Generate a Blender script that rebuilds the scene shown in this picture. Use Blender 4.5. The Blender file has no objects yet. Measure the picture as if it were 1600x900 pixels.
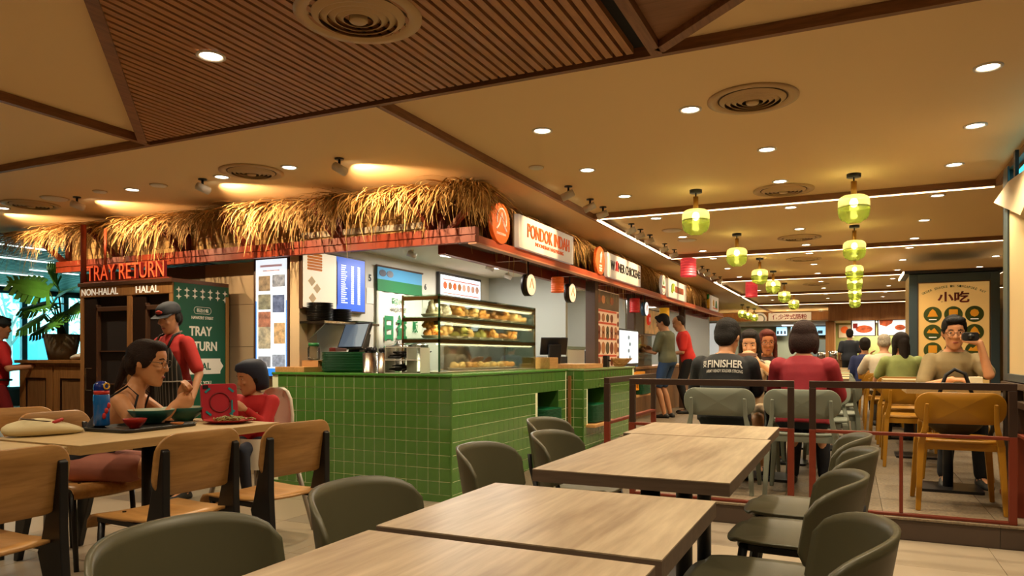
import bpy, math, random
from mathutils import Vector, Matrix, Euler
random.seed(7)
PI = math.pi
SC = bpy.context.scene
COL = SC.collection

# ---------------------------------------------------------------- camera
cam_d = bpy.data.cameras.new('camera'); cam = bpy.data.objects.new('camera', cam_d); COL.objects.link(cam)
cam.location = (0, 0, 1.12)
cam.rotation_euler = (PI/2, 0, math.atan(530/1130))
cam_d.sensor_width = 36; cam_d.lens = 1130/1600*36
cam_d.shift_y = 105/1600
cam_d.clip_start = 0.02; cam_d.clip_end = 200
SC.camera = cam

# ---------------------------------------------------------------- daylight beyond the windows
W = bpy.data.worlds.new('world'); SC.world = W; W.use_nodes = True
bg = W.node_tree.nodes['Background']
bg.inputs[0].default_value = (0.45, 0.88, 1.0, 1); bg.inputs[1].default_value = 6.5

# ---------------------------------------------------------------- view
vs = SC.view_settings
vs.view_transform = 'Standard'; vs.look = 'None'; vs.gamma = 1; vs.use_curve_mapping = False
vs.exposure = 0.15
SC.cycles.use_denoising = True
SC.cycles.max_bounces = 8; SC.cycles.diffuse_bounces = 5; SC.cycles.glossy_bounces = 3
SC.cycles.transparent_max_bounces = 16; SC.cycles.transmission_bounces = 4
SC.cycles.caustics_reflective = False; SC.cycles.caustics_refractive = False
SC.cycles.sample_clamp_indirect = 6.0

WARM = (1.0, 0.81, 0.54); WARMER = (1.0, 0.68, 0.36); COOL = (1.0, 0.93, 0.82)
POWER_DOWN = 58.0; POWER_SPOT = 75.0

# ---------------------------------------------------------------- materials
def lin(c):
    if isinstance(c, str):
        c = [int(c[i:i+2], 16)/255 for i in (1, 3, 5)]
    return tuple((x/12.92 if x <= .04045 else ((x+.055)/1.055)**2.4) for x in c[:3]) + (1,)
MATS = {}
def M(name, col='#808080', rough=.5, metal=0, emit=0, noise=None, bump=None, spec=.5, coat=0, ecol=None, sheen=0):
    """noise=(scale, strength) gentle colour variation; bump=(scale, strength)"""
    if name in MATS: return MATS[name]
    m = bpy.data.materials.new(name); m.use_nodes = True
    nt = m.node_tree; b = nt.nodes['Principled BSDF']
    c = lin(col)
    b.inputs['Base Color'].default_value = c
    b.inputs['Roughness'].default_value = rough; b.inputs['Metallic'].default_value = metal
    b.inputs['Specular IOR Level'].default_value = spec
    b.inputs['Coat Weight'].default_value = coat
    if sheen: b.inputs['Sheen Weight'].default_value = sheen
    if emit:
        b.inputs['Emission Color'].default_value = lin(ecol) if ecol else c
        b.inputs['Emission Strength'].default_value = emit
    tc = None
    if noise or bump: tc = nt.nodes.new('ShaderNodeTexCoord')
    if noise:
        n = nt.nodes.new('ShaderNodeTexNoise'); n.inputs['Scale'].default_value = noise[0]; n.inputs['Detail'].default_value = 4
        nt.links.new(tc.outputs['Object'], n.inputs['Vector'])
        r = nt.nodes.new('ShaderNodeValToRGB')
        s = noise[1]
        r.color_ramp.elements[0].position = .3; r.color_ramp.elements[1].position = .7
        r.color_ramp.elements[0].color = tuple(x*(1-s) for x in c[:3])+(1,)
        r.color_ramp.elements[1].color = tuple(min(1, x*(1+s)) for x in c[:3])+(1,)
        nt.links.new(n.outputs['Fac'], r.inputs['Fac']); nt.links.new(r.outputs['Color'], b.inputs['Base Color'])
    if bump:
        n = nt.nodes.new('ShaderNodeTexNoise'); n.inputs['Scale'].default_value = bump[0]; n.inputs['Detail'].default_value = 5
        nt.links.new(tc.outputs['Object'], n.inputs['Vector'])
        bp = nt.nodes.new('ShaderNodeBump'); bp.inputs['Strength'].default_value = bump[1]; bp.inputs['Distance'].default_value = .01
        nt.links.new(n.outputs['Fac'], bp.inputs['Height']); nt.links.new(bp.outputs['Normal'], b.inputs['Normal'])
    MATS[name] = m
    return m
def WOOD(name, light, dark, axis='Y', scale=1.0, rough=.45, detail=6, world=False):
    """grain stretched along an axis"""
    if name in MATS: return MATS[name]
    m = bpy.data.materials.new(name); m.use_nodes = True
    nt = m.node_tree; b = nt.nodes['Principled BSDF']; b.inputs['Roughness'].default_value = rough
    tc = nt.nodes.new('ShaderNodeTexCoord')
    mp = nt.nodes.new('ShaderNodeMapping')
    s = {'X': (1.2, 14, 14), 'Y': (14, 1.2, 14), 'Z': (14, 14, 1.2)}[axis]
    mp.inputs['Scale'].default_value = tuple(x*scale for x in s)
    if world:
        g = nt.nodes.new('ShaderNodeNewGeometry'); nt.links.new(g.outputs['Position'], mp.inputs['Vector'])
    else:
        nt.links.new(tc.outputs['Object'], mp.inputs['Vector'])
    n = nt.nodes.new('ShaderNodeTexNoise'); n.inputs['Scale'].default_value = 1.0; n.inputs['Detail'].default_value = detail
    n.inputs['Distortion'].default_value = 1.4; n.inputs['Roughness'].default_value = .62
    nt.links.new(mp.outputs['Vector'], n.inputs['Vector'])
    n2 = nt.nodes.new('ShaderNodeTexNoise'); n2.inputs['Scale'].default_value = 7; n2.inputs['Detail'].default_value = 3
    nt.links.new(mp.outputs['Vector'], n2.inputs['Vector'])
    mx = nt.nodes.new('ShaderNodeMath'); mx.operation = 'MULTIPLY_ADD'; mx.inputs[1].default_value = .35
    nt.links.new(n2.outputs['Fac'], mx.inputs[0]); 
    ms = nt.nodes.new('ShaderNodeMath'); ms.operation = 'MULTIPLY'; ms.inputs[1].default_value = .68
    nt.links.new(n.outputs['Fac'], ms.inputs[0]); nt.links.new(ms.outputs[0], mx.inputs[2])
    r = nt.nodes.new('ShaderNodeValToRGB'); r.color_ramp.elements[0].position = .36; r.color_ramp.elements[1].position = .64
    r.color_ramp.elements[0].color = lin(dark); r.color_ramp.elements[1].color = lin(light)
    nt.links.new(mx.outputs[0], r.inputs['Fac']); nt.links.new(r.outputs['Color'], b.inputs['Base Color'])
    bp = nt.nodes.new('ShaderNodeBump'); bp.inputs['Strength'].default_value = .12; bp.inputs['Distance'].default_value = .004
    nt.links.new(mx.outputs[0], bp.inputs['Height']); nt.links.new(bp.outputs['Normal'], b.inputs['Normal'])
    MATS[name] = m
    return m
def GLASS(name, col='#ffffff', clear=.9, rough=.03, fres=True):
    if name in MATS: return MATS[name]
    m = bpy.data.materials.new(name); m.use_nodes = True
    nt = m.node_tree; nt.nodes.remove(nt.nodes['Principled BSDF']); out = nt.nodes['Material Output']
    t = nt.nodes.new('ShaderNodeBsdfTransparent'); t.inputs[0].default_value = lin(col)
    g = nt.nodes.new('ShaderNodeBsdfGlossy'); g.inputs['Roughness'].default_value = rough
    mx = nt.nodes.new('ShaderNodeMixShader')
    fr = nt.nodes.new('ShaderNodeFresnel'); fr.inputs['IOR'].default_value = 1.45
    ma = nt.nodes.new('ShaderNodeMath'); ma.operation = 'MULTIPLY_ADD'; ma.inputs[1].default_value = clear; ma.inputs[2].default_value = 1-clear if not fres else .01
    nt.links.new(fr.outputs[0], ma.inputs[0]); nt.links.new(ma.outputs[0], mx.inputs[0])
    nt.links.new(t.outputs[0], mx.inputs[1]); nt.links.new(g.outputs[0], mx.inputs[2]); nt.links.new(mx.outputs[0], out.inputs[0])
    MATS[name] = m
    return m
def EMIT(name, col, s):
    if name in MATS: return MATS[name]
    m = bpy.data.materials.new(name); m.use_nodes = True
    nt = m.node_tree; nt.nodes.remove(nt.nodes['Principled BSDF']); out = nt.nodes['Material Output']
    e = nt.nodes.new('ShaderNodeEmission'); e.inputs[0].default_value = lin(col) if isinstance(col, str) else tuple(col)+(1,); e.inputs[1].default_value = s
    nt.links.new(e.outputs[0], out.inputs[0]); MATS[name] = m
    return m

# ---------------------------------------------------------------- geometry collector
def basis(d):
    d = Vector(d).normalized()
    a = Vector((0, 0, 1)) if abs(d.z) < .95 else Vector((1, 0, 0))
    x = a.cross(d).normalized(); y = d.cross(x)
    return x, y, d
class G:
    def __init__(s): s.v = []; s.f = []
    def add(s, vs, fs, Mx=None):
        o = len(s.v)
        s.v += [tuple(Mx @ Vector(p)) for p in vs] if Mx is not None else [tuple(p) for p in vs]
        s.f += [tuple(i+o for i in f) for f in fs]; return s
    def box(s, x0, x1, y0, y1, z0, z1, Mx=None):
        vs = [(x0,y0,z0),(x1,y0,z0),(x1,y1,z0),(x0,y1,z0),(x0,y0,z1),(x1,y0,z1),(x1,y1,z1),(x0,y1,z1)]
        return s.add(vs, [(3,2,1,0),(4,5,6,7),(0,1,5,4),(1,2,6,5),(2,3,7,6),(3,0,4,7)], Mx)
    def bar(s, p0, p1, w, h, up=(0,0,1)):
        p0, p1 = Vector(p0), Vector(p1); d = (p1-p0).normalized(); u = Vector(up)
        r = d.cross(u)
        r = r.normalized() if r.length > 1e-5 else Vector((1,0,0))
        u = r.cross(d).normalized(); r *= w/2; u *= h/2
        vs = [p0-r-u, p0+r-u, p0+r+u, p0-r+u, p1-r-u, p1+r-u, p1+r+u, p1-r+u]
        return s.add(vs, [(0,1,2,3),(7,6,5,4),(4,5,1,0),(5,6,2,1),(6,7,3,2),(7,4,0,3)])
    def cyl(s, p0, p1, r0, r1=None, n=14, cap=True):
        return s.tube([p0, p1], [r0, r0 if r1 is None else r1], n, cap)
    def tube(s, pts, r, n=8, cap=True):
        pts = [Vector(p) for p in pts]; R = r if isinstance(r, (list, tuple)) else [r]*len(pts)
        vs = []; fs = []
        x, y, _ = basis(pts[1]-pts[0])
        for i, p in enumerate(pts):
            d = (pts[min(i+1, len(pts)-1)]-pts[max(i-1, 0)]).normalized()
            x = (x-d*x.dot(d)).normalized(); y = d.cross(x)
            for k in range(n):
                a = 2*PI*k/n; vs.append(p+(x*math.cos(a)+y*math.sin(a))*R[i])
        for i in range(len(pts)-1):
            for k in range(n):
                a = i*n+k; b = i*n+(k+1) % n; fs.append((a, b, b+n, a+n))
        if cap: fs.append(tuple(range(n-1, -1, -1))); fs.append(tuple(range((len(pts)-1)*n, len(pts)*n)))
        return s.add(vs, fs)
    def rings(s, rs, cap=True, close=True):
        n = len(rs[0]); vs = [p for r in rs for p in r]; fs = []
        for i in range(len(rs)-1):
            for k in range(n if close else n-1):
                a = i*n+k; b = i*n+(k+1) % n; fs.append((a, b, b+n, a+n))
        if cap: fs.append(tuple(range(n-1, -1, -1))); fs.append(tuple(range((len(rs)-1)*n, len(rs)*n)))
        return s.add(vs, fs)
    def lathe(s, prof, n=24, Mx=None, cap=False):
        rs = [[(r*math.cos(2*PI*k/n), r*math.sin(2*PI*k/n), z) for k in range(n)] for r, z in prof]
        g = G(); g.rings(rs, cap); return s.add(g.v, g.f, Mx)
    def ell(s, c, r, n=14, m=9, R=None):
        rs = []
        for i in range(1, m):
            a = PI*i/m; rs.append([(r[0]*math.sin(a)*math.cos(2*PI*k/n), r[1]*math.sin(a)*math.sin(2*PI*k/n), -r[2]*math.cos(a)) for k in range(n)])
        vs = [(0, 0, -r[2])]+[p for q in rs for p in q]+[(0, 0, r[2])]; fs = []
        for k in range(n): fs.append((0, 1+(k+1) % n, 1+k))
        for i in range(m-2):
            for k in range(n):
                a = 1+i*n+k; b = 1+i*n+(k+1) % n; fs.append((a, b, b+n, a+n))
        L = len(vs)-1; o = 1+(m-2)*n
        for k in range(n): fs.append((o+k, o+(k+1) % n, L))
        Mx = Matrix.Translation(Vector(c)) @ (R.to_4x4() if R is not None else Matrix())
        return s.add(vs, fs, Mx)
    def cap(s, a, b, ra, rb, n=10):
        """tapered capsule"""
        a, b = Vector(a), Vector(b); x, y, d = basis(b-a); rs = []
        for t in (-.98, -.8, -.4, 0):
            q = math.sqrt(max(0, 1-t*t)); rs.append([a+d*ra*t+(x*math.cos(2*PI*k/n)+y*math.sin(2*PI*k/n))*ra*q for k in range(n)])
        for t in (0, .4, .8, .98):
            q = math.sqrt(max(0, 1-t*t)); rs.append([b+d*rb*t+(x*math.cos(2*PI*k/n)+y*math.sin(2*PI*k/n))*rb*q for k in range(n)])
        return s.rings(rs)
    def prism(s, poly, t0, t1, Mx=None):
        n = len(poly); vs = [(x, y, t0) for x, y in poly]+[(x, y, t1) for x, y in poly]
        fs = [tuple(range(n-1, -1, -1)), tuple(range(n, 2*n))]+[(i, (i+1) % n, n+(i+1) % n, n+i) for i in range(n)]
        return s.add(vs, fs, Mx)
    def mesh(s, name, smooth=False):
        me = bpy.data.meshes.new(name); me.from_pydata(s.v, [], s.f); me.update()
        if smooth: me.shade_smooth()
        return me
def rrect(w, h, r, n=5, cx=0, cy=0):
    pts = []
    for qx, qy, a0 in ((1,1,0),(-1,1,PI/2),(-1,-1,PI),(1,-1,1.5*PI)):
        for i in range(n+1):
            a = a0+PI/2*i/n; pts.append((cx+qx*(w/2-r)+r*math.cos(a), cy+qy*(h/2-r)+r*math.sin(a)))
    return pts
def circ(r, n=32, cx=0, cy=0, ry=None): return [(cx+r*math.cos(2*PI*k/n), cy+(ry or r)*math.sin(2*PI*k/n)) for k in range(n)]
FX = Matrix(((0,0,1,0),(1,0,0,0),(0,1,0,0),(0,0,0,1)))     # local xy plane -> wall facing +X
FY = Matrix(((1,0,0,0),(0,0,-1,0),(0,1,0,0),(0,0,0,1)))    # local xy plane -> wall facing -Y
def at(x, y, z, R=None): return Matrix.Translation((x, y, z)) @ (R if R is not None else Matrix())
def RZ(a): return Matrix.Rotation(a, 4, 'Z')

def obj(name, g, mat, parent=None, smooth=False, bev=0, kind=None, label=None):
    me = g.mesh(name, smooth) if isinstance(g, G) else g
    if mat is not None and not len(me.materials): me.materials.append(mat)
    o = bpy.data.objects.new(name, me); COL.objects.link(o)
    if parent is not None: o.parent = parent
    if bev:
        b = o.modifiers.new('bevel', 'BEVEL'); b.width = bev; b.segments = 2; b.limit_method = 'ANGLE'
    if kind: o['kind'] = kind
    if label: o['label'] = label
    return o
def tag(o, label, cat, group=None, kind=None):
    o['label'] = label; o['category'] = cat
    if group: o['group'] = group
    if kind: o['kind'] = kind
    return o
def thing(name, label, cat, loc=(0,0,0), rz=0, group=None):
    o = bpy.data.objects.new(name, None); COL.objects.link(o)
    o.location = loc; o.rotation_euler = (0, 0, rz); o.empty_display_size = .05
    return tag(o, label, cat, group)
KIDS = {}
def dup(root, loc, rz=None, label=None, group=None, swap=None):
    kids = {}
    for o in COL.objects:
        if o.parent: kids.setdefault(o.parent.name, []).append(o)
    def cp(o, par):
        c = o.copy(); COL.objects.link(c)
        if par is not None: c.parent = par
        for k in kids.get(o.name, []): cp(k, c)
        return c
    r = cp(root, None); r.location = loc
    if rz is not None: r.rotation_euler = (0, 0, rz)
    if label: r['label'] = label
    if group: r['group'] = group
    return r
def struct(name, g, mat, label=None, parent=None, **k):
    o = obj(name, g, mat, parent, **k)
    if parent is None:
        o['kind'] = 'structure'
        if label: o['label'] = label
    return o
def text(s, size=1.0, ext=.0, w=None, h=None, bold=0, align='LEFT', center=True):
    """flat or raised lettering as mesh in local xy; w,h force the overall box"""
    cu = bpy.data.curves.new('lettering', 'FONT'); cu.body = s; cu.size = 1; cu.extrude = 0; cu.offset = bold; cu.align_x = align; cu.resolution_u = 3
    ob = bpy.data.objects.new('lettering', cu); COL.objects.link(ob)
    me = bpy.data.meshes.new_from_object(ob)
    bpy.data.objects.remove(ob); bpy.data.curves.remove(cu)
    vs = [v.co.copy() for v in me.vertices]; fs = [tuple(p.vertices) for p in me.polygons]; bpy.data.meshes.remove(me)
    g = G()
    if not vs: return g
    x0 = min(v.x for v in vs); x1 = max(v.x for v in vs); y0 = min(v.y for v in vs); y1 = max(v.y for v in vs)
    sy = h/(y1-y0) if h else size; sx = w/(x1-x0) if w else sy
    if not h and w and size == 1.0: sy = sx
    ox, oy = ((x0+x1)/2, (y0+y1)/2) if center else (x0, y0)
    n = len(vs)
    P = [((v.x-ox)*sx, (v.y-oy)*sy, ext) for v in vs]
    g.add(P, fs)
    if ext > .0005:   # side walls from boundary edges
        cnt = {}
        for f in fs:
            for i in range(len(f)):
                a, b = f[i], f[(i+1) % len(f)]; cnt.setdefault((min(a, b), max(a, b)), []).append((a, b))
        g.v += [(p[0], p[1], 0) for p in P]
        for e, l in cnt.items():
            if len(l) == 1: a, b = l[0]; g.f.append((b, a, a+n, b+n))
    return g
def put(g, Mx):
    q = G(); q.add(g.v, g.f, Mx); return q
def light(name, kind, loc, power, col=WARM, size=.05, rot=None, angle=2.0, blend=.7, sy=None, spread=PI):
    l = bpy.data.lights.new(name, kind); l.energy = power; l.color = col
    if kind == 'SPOT': l.spot_size = angle; l.spot_blend = blend; l.shadow_soft_size = size
    elif kind == 'POINT': l.shadow_soft_size = size
    else:
        l.size = size; l.spread = spread
        if sy: l.shape = 'RECTANGLE'; l.size_y = sy
    o = bpy.data.objects.new(name, l); COL.objects.link(o); o.location = loc
    if rot is not None: o.rotation_euler = rot
    return o
def aim(o, tgt):
    o.rotation_euler = (Vector(tgt)-o.location).to_track_quat('-Z', 'Y').to_euler()
# ================================================================ SETTING
HC = 2.47; HB = 2.42; PL = 0.135
m_ceil = M('ceiling_paint', '#e4c694', .75)
m_soffit = m_ceil
m_trimw = WOOD('trim_wood', '#8d5f3c', '#6b4527', 'Y', 1.2, .5)
m_trimx = WOOD('trim_wood_cross', '#8d5f3c', '#6b4527', 'X', 1.2, .5)
m_dark = M('dark_void', '#0a0806', .9)
m_tile = M('porcelain_tile', '#9c8d78', .35, noise=(1.6, .06), bump=(60, .02))
m_tile2 = M('porcelain_tile_grey', '#8c7f6f', .35, noise=(1.6, .07))
m_grout = M('grout', '#6d6255', .9)
m_gran = M('granite_tile', '#73644f', .65, noise=(55, .34), bump=(120, .08))
m_gran2 = M('granite_tile_dark', '#625543', .65, noise=(55, .34), bump=(120, .08))
m_riser = M('riser_tile', '#4b3c31', .5, noise=(3, .08))
m_led = EMIT('led_strip', '#ffdca8', 7.0)
m_lamp = EMIT('lamp_lens', '#fff0d4', 16.0)
m_white = M('white_paint', '#d9d2c6', .6)
m_black = M('black_metal', '#0f0f12', .4)
m_cream = M('cream_panel', '#d6bf93', .6)

# floor and its tiles
floor = struct('floor', G().box(-17.2, 6, -4, 25, -.12, -.012), m_grout, 'tiled food court floor')
tm = G().box(.0015, .5985, .0015, .5985, -.012, 0).mesh('floor_tile'); tm.materials.append(m_tile)
tm2 = tm.copy(); tm2.materials.clear(); tm2.materials.append(m_tile2)
for i in range(-10, 3):
    for j in range(-1, 9):
        x, y = i*.6+.12, j*.6+.18
        if y > 4.7 and x > -1.7: continue
        o = bpy.data.objects.new('floor_tile', tm if random.random() < .7 else tm2); COL.objects.link(o); o.parent = floor; o.location = (x, y, 0)
rest = G()
for i in range(-28, 10):
    for j in range(-6, 18):
        if -10 <= i < 3 and -1 <= j < 9: continue
        if j >= 8 and i > -4: continue
        x, y = i*.6+.12, j*.6+.18
        rest.box(x+.0015, x+.5985, y+.0015, y+.5985, -.012, 0)
obj('floor_tile_field', rest, m_tile, floor, kind='stuff')
# raised dining platform with granite tiles and dark riser
plat = struct('floor_platform', G().box(-1.62, 6, 4.99, 25, -.01, PL-.012).box(-4.4, -1.62, 8.0, 25, -.01, PL-.012), m_grout, 'raised granite dining platform')
pm = G().box(.0015, .5985, .0015, .5985, -.012, 0).mesh('platform_tile'); pm.materials.append(m_gran)
pm2 = pm.copy(); pm2.materials.clear(); pm2.materials.append(m_gran2)
for i in range(6):
    for j in range(22):
        o = bpy.data.objects.new('platform_tile', pm if random.random() < .75 else pm2); COL.objects.link(o); o.parent = plat; o.location = (-1.62+i*.6, 4.97+j*.6, PL)
rest = G()
for i in range(-5, 13):
    for j in range(33):
        x, y = -1.62+i*.6, 4.97+j*.6
        if 0 <= i < 6 and j < 22: continue
        if i < 0 and y < 8: continue
        if i >= 12: continue
        rest.box(x+.0015, x+.5985, y+.0015, y+.5985, PL-.012, PL)
obj('platform_tile_field', rest, m_gran, plat, kind='stuff')
rm = G().box(.002, .598, -.008, 0, .002, PL-.016).mesh('riser_tile'); rm.materials.append(m_riser)
for i in range(8):
    o = bpy.data.objects.new('riser_tile', rm); COL.objects.link(o); o.parent = plat; o.location = (-1.62+i*.6, 4.99, 0)
# sloping aisle beside the stalls
rp = G().add([(-2.72,5.0,.002),(-1.62,5.0,.002),(-1.62,8.0,PL),(-2.72,8.0,PL),(-2.72,5.0,-.01),(-1.62,5.0,-.01),(-1.62,8.0,-.01),(-2.72,8.0,-.01)],
             [(0,1,2,3),(7,6,5,4),(0,4,5,1),(1,5,6,2),(2,6,7,3),(3,7,4,0)])
struct('floor_ramp', rp, m_gran2, 'sloping aisle floor beside stall counters')

# ceiling
ceil = struct('ceiling', G().box(-8.5, 6, -4, 25, HC, HC+.12), m_ceil, 'warm painted ceiling')
# recessed plaster access panel joints on the near left ceiling
def fin(name, p0, p1, mat, w=.03, z0=HB, z1=HC):
    zc = (z0+z1)/2
    g = G().bar((p0[0], p0[1], zc), (p1[0], p1[1], zc), w, z1-z0-.001)
    return struct(name, g, mat, 'slim timber ceiling fin')
n = 1
beamsY = [3.10, 6.58, 9.72, 13.15, 16.5, 19.8]
for y in beamsY:
    x0 = -8.4 if y < 4 else -2.225
    fin('trim_%d' % n, (x0, y+.015), (6 if y < 4 else 1.02 if y < 8 else 3.0, y+.015), m_trimx); n += 1
for p0, p1, w in [((-2.24, 3.115), (-2.24, 24.5), .03), ((-3.945, 3.1), (-3.945, -3), .035), ((-.763, 3.1), (-.763, -3), .05),
                  ((-3.93, 3.05), (1.3, -1.8), .05), ((-.745, 3.07), (2.2, .52), .05), ((1.02, 3.115), (1.02, 6.6), .04)]:
    fin('trim_%d' % n, p0, p1, m_trimw, w); n += 1
# led strips tucked along the far fins
def led(p0, p1, w=.008, h=.008, label=''):
    t = thing('led_strip', label, 'light strip', (p0[0], p0[1], p0[2]))
    d = Vector(p1)-Vector(p0)
    obj('channel', G().bar((0,0,.012), (d.x,d.y,d.z+.012), w+.008, .008), m_trimx, t)
    obj('diffuser', G().bar((0,0,0), (d.x,d.y,d.z), w, h), m_led, t)
    return t
names = ['nearest lit strip crossing the ceiling before two green pendants', 'second lit strip crossing the ceiling beyond the nearest one', 'third lit strip crossing the ceiling', 'fourth lit strip crossing the ceiling', 'farthest lit strip crossing the ceiling near back stalls']
for k, y in enumerate(beamsY[1:]):
    led((-2.2, y+.045, HB-.002), (1.0 if y < 8 else 2.9, y+.045, HB-.002), label=names[k])
runs = [(6.66, 9.68, 'bright strip along stall soffit, nearest of the aisle strips'), (13.2, 16.4, 'strip along stall soffit, second from the front'), (16.9, 19.6, 'strip along stall soffit, farthest one')]
for y0, y1, lb in runs:
    led((-2.205, y0, HB-.002), (-2.205, y1, HB-.002), w=.03, label=lb)

# slatted timber field of the near ceiling
slat_back = struct('ceiling_slat_field', G().prism([(-3.93,3.09),(-3.9,3.02),(-.78,.13),(-.78,3.09)], HC-.008, HC-.002), m_dark, 'dark recess behind timber ceiling slats')
m_slat = WOOD('slat_wood', '#b5804f', '#946238', 'Y', 1.6, .5, world=True)
x = -3.88
while x < -.83:
    ya = max(3.05-(x+.02+3.93)*.927+.03, -2.5)
    if ya < 3.06:
        g = G().box(-.0155, .0155, ya-3.07, 0, -.018, .012)
        o = obj('ceiling_slat', g, m_slat, slat_back); o.location = (x, 3.07, HC-.022)
    x += .047
# timber infill triangle right of the slats
struct('ceiling_timber_panel', G().prism([(-.735,3.06),(-.735,1.9),(.6,1.9)], HC-.02, HC-.004), WOOD('panel_wood', '#8a5c37', '#74491f', 'X', 1, .5), 'timber panel set between ceiling fins')

# walls
struct('wall_back', G().box(-17.2, 6, 25, 25.15, -.12, 2.85), m_cream, 'far end wall')
struct('wall_front', G().box(-17.2, 6, -4.15, -4, -.12, 2.85), m_cream, 'wall behind the viewer')
struct('wall_right', G().box(6, 6.15, -4, 25, -.12, 2.6), m_cream, 'right wall')
wl = struct('wall_left', G().box(-17.25, -17.05, -4, 6.29, -.12, 2.75).box(-17.25, -17.05, 13.97, 25, -.12, 2.75).box(-17.25, -17.05, 6.29, 13.97, -.12, .35).box(-17.25, -17.05, 6.29, 13.97, 2.56, 2.75), M('wall_grey', '#4a5a5a', .7), 'window wall of the left concourse')
# windows
m_frame = M('window_frame_metal', '#2f8088', .4, .1)
m_pane = GLASS('window_glass', '#f4ffff', .8)
for k in range(8):
    y0 = 6.35+k*.96
    wn = struct('window_%d' % (k+1), G().box(-17.12, -17.02, y0-.06, y0+.06, .35, 2.56).box(-17.12, -17.02, y0+.06, y0+.9, 2.5, 2.56).box(-17.12, -17.02, y0+.06, y0+.9, .35, .41), m_frame, 'tall window pane in dark frame')
    obj('window_pane', G().box(-17.075, -17.069, y0+.06, y0+.9, .41, 2.5), m_pane, wn)
# slatted metal ceiling of the concourse
mc = struct('ceiling_concourse', G().box(-17.2, -8.5, -4, 25, 2.72, 2.8).box(-8.55, -8.5, -4, 25, 2.47, 2.72), M('void_teal', '#0d1414', .9), 'dark void above metal ceiling slats')
m_mslat = M('metal_slat', '#7fa09c', .4, .2)
ms_ = G().box(-.035, .035, -8, 21, -.002, .002).mesh('metal_slat'); ms_.materials.append(m_mslat)
for k in range(50):
    o = bpy.data.objects.new('metal_slat', ms_); COL.objects.link(o); o.parent = mc; o.location = (-8.62-k*.168, 4, 2.62)
m_tube = EMIT('linear_lamp', '#f2fffb', 2.6)
for x, y0, y1, lb in [(-11.55, 5.2, 7.35, 'linear lamp in metal ceiling, highest at the left edge'), (-12.8, 7.75, 8.6, 'linear lamp in metal ceiling beside the monstera leaf'), (-13.75, 6.9, 8.55, 'linear lamp in metal ceiling, second row at left edge'), (-16.2, 8.2, 9.9, 'lowest linear lamp above the windows'), (-10.2, 5.6, 6.4, 'linear lamp behind the thatch tip')]:
    tag(obj('linear_lamp', G().box(x-.03, x+.03, y0, y1, 2.585, 2.598), m_tube), lb, 'lamp', 'linear lamps in the concourse ceiling')

# outside: pale buildings and trees seen through the windows
m_fac = M('facade_white', '#e8f4f4', .8); m_win = M('facade_window', '#2f8fb0', .3)
b1 = thing('office_building', 'pale office block with blue windows outside the glass', 'building', (-34, 17, -1))
obj('wall', G().box(-4, 4, -9, 9, 0, 11), m_fac, b1)
for r in range(3):
    for c in range(6):
        obj('window', G().box(4, 4.06, -8.2+c*2.9, -6.4+c*2.9, 1.6+r*2.6, 2.9+r*2.6), m_win, b1)
def tree(loc, h, lb, seed):
    rr = random.Random(seed)
    t = thing('street_tree', lb, 'tree', loc, 0, 'trees outside the windows')
    g = G(); g.tube([(0,0,0), (.1,.05,h*.35), (0,.2,h*.6)], [.11,.08,.05], 8)
    for k in range(6):
        a = rr.random()*6.3; g.tube([(.05,.1,h*(.4+.03*k)), (math.cos(a)*.8, math.sin(a)*.8, h*(.62+.05*k))], [.04,.015], 5)
    obj('trunk', g, M('tree_bark', '#6e7f78', .9), t)
    g = G()
    for k in range(260):
        a = rr.random()*6.3; r = rr.random()**.5*1.6; z = h*(.5+.5*rr.random())
        c = Vector((math.cos(a)*r, math.sin(a)*r, z)); d = Vector((rr.uniform(-1,1), rr.uniform(-1,1), rr.uniform(-1,1))).normalized()*.13
        e = Vector((rr.uniform(-1,1), rr.uniform(-1,1), rr.uniform(-1,1))).normalized()*.06
        g.add([c-d, c-e, c+d, c+e], [(0,1,2,3)])
    obj('foliage', g, M('tree_leaf', '#7fbfae', .8), t, kind='stuff')
for loc, h, lb, sd in [((-21.5, 12.3, -.5), 4.6, 'slim tree outside the glass, nearest the mullion', 1), ((-23.5, 16.5, -.5), 4.2, 'leafy tree outside behind the potted monstera', 2), ((-26.5, 11.8, -.5), 5, 'taller tree farther back outside the glass', 3)]:
    tree(loc, h, lb, sd)
tag(obj('outdoor_ground', G().box(-60, -17.3, -20, 50, -.6, -.5), M('lawn', '#86b59c', .9)), 'pale green lawn outside the windows', 'ground', kind='structure')

# ================================================================ CEILING FITTINGS
# recessed downlights
dl = thing('downlight', 'x', 'downlight', (0,0,HC))
obj('trim_ring', G().lathe([(.062,0),(.062,-.006),(.05,-.007),(.045,.0)], 24), m_white, dl, True)
obj('lens', G().lathe([(.045,-.002),(.02,-.004),(.0005,-.004)], 24), m_lamp, dl, True)
rows = [4.01, 5.0, 5.96, 7.05, 8.29, 9.52, 10.32, 11.6, 12.92, 14.36, 15.8, 17.3, 18.7, 20.1]  # the last row is added to brighten the far stalls
ord_ = ['first', 'second', 'third', 'fourth', 'fifth', 'sixth', 'seventh', 'eighth', 'ninth', 'tenth', 'eleventh', 'twelfth', 'thirteenth', 'fourteenth']
dls = []
for ci, (cxx, nm) in enumerate(((-1.74, 'row nearest the stall soffit'), (-.5, 'middle row above the tables'), (.66, 'right-hand row toward the snack board'))):
    for k, y in enumerate(rows):
        xx = cxx
        if k == 0: xx = (-1.68, -.80, .58)[ci]
        dls.append(((xx, y), '%s downlight from the front in the %s' % (ord_[k], nm)))
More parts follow.
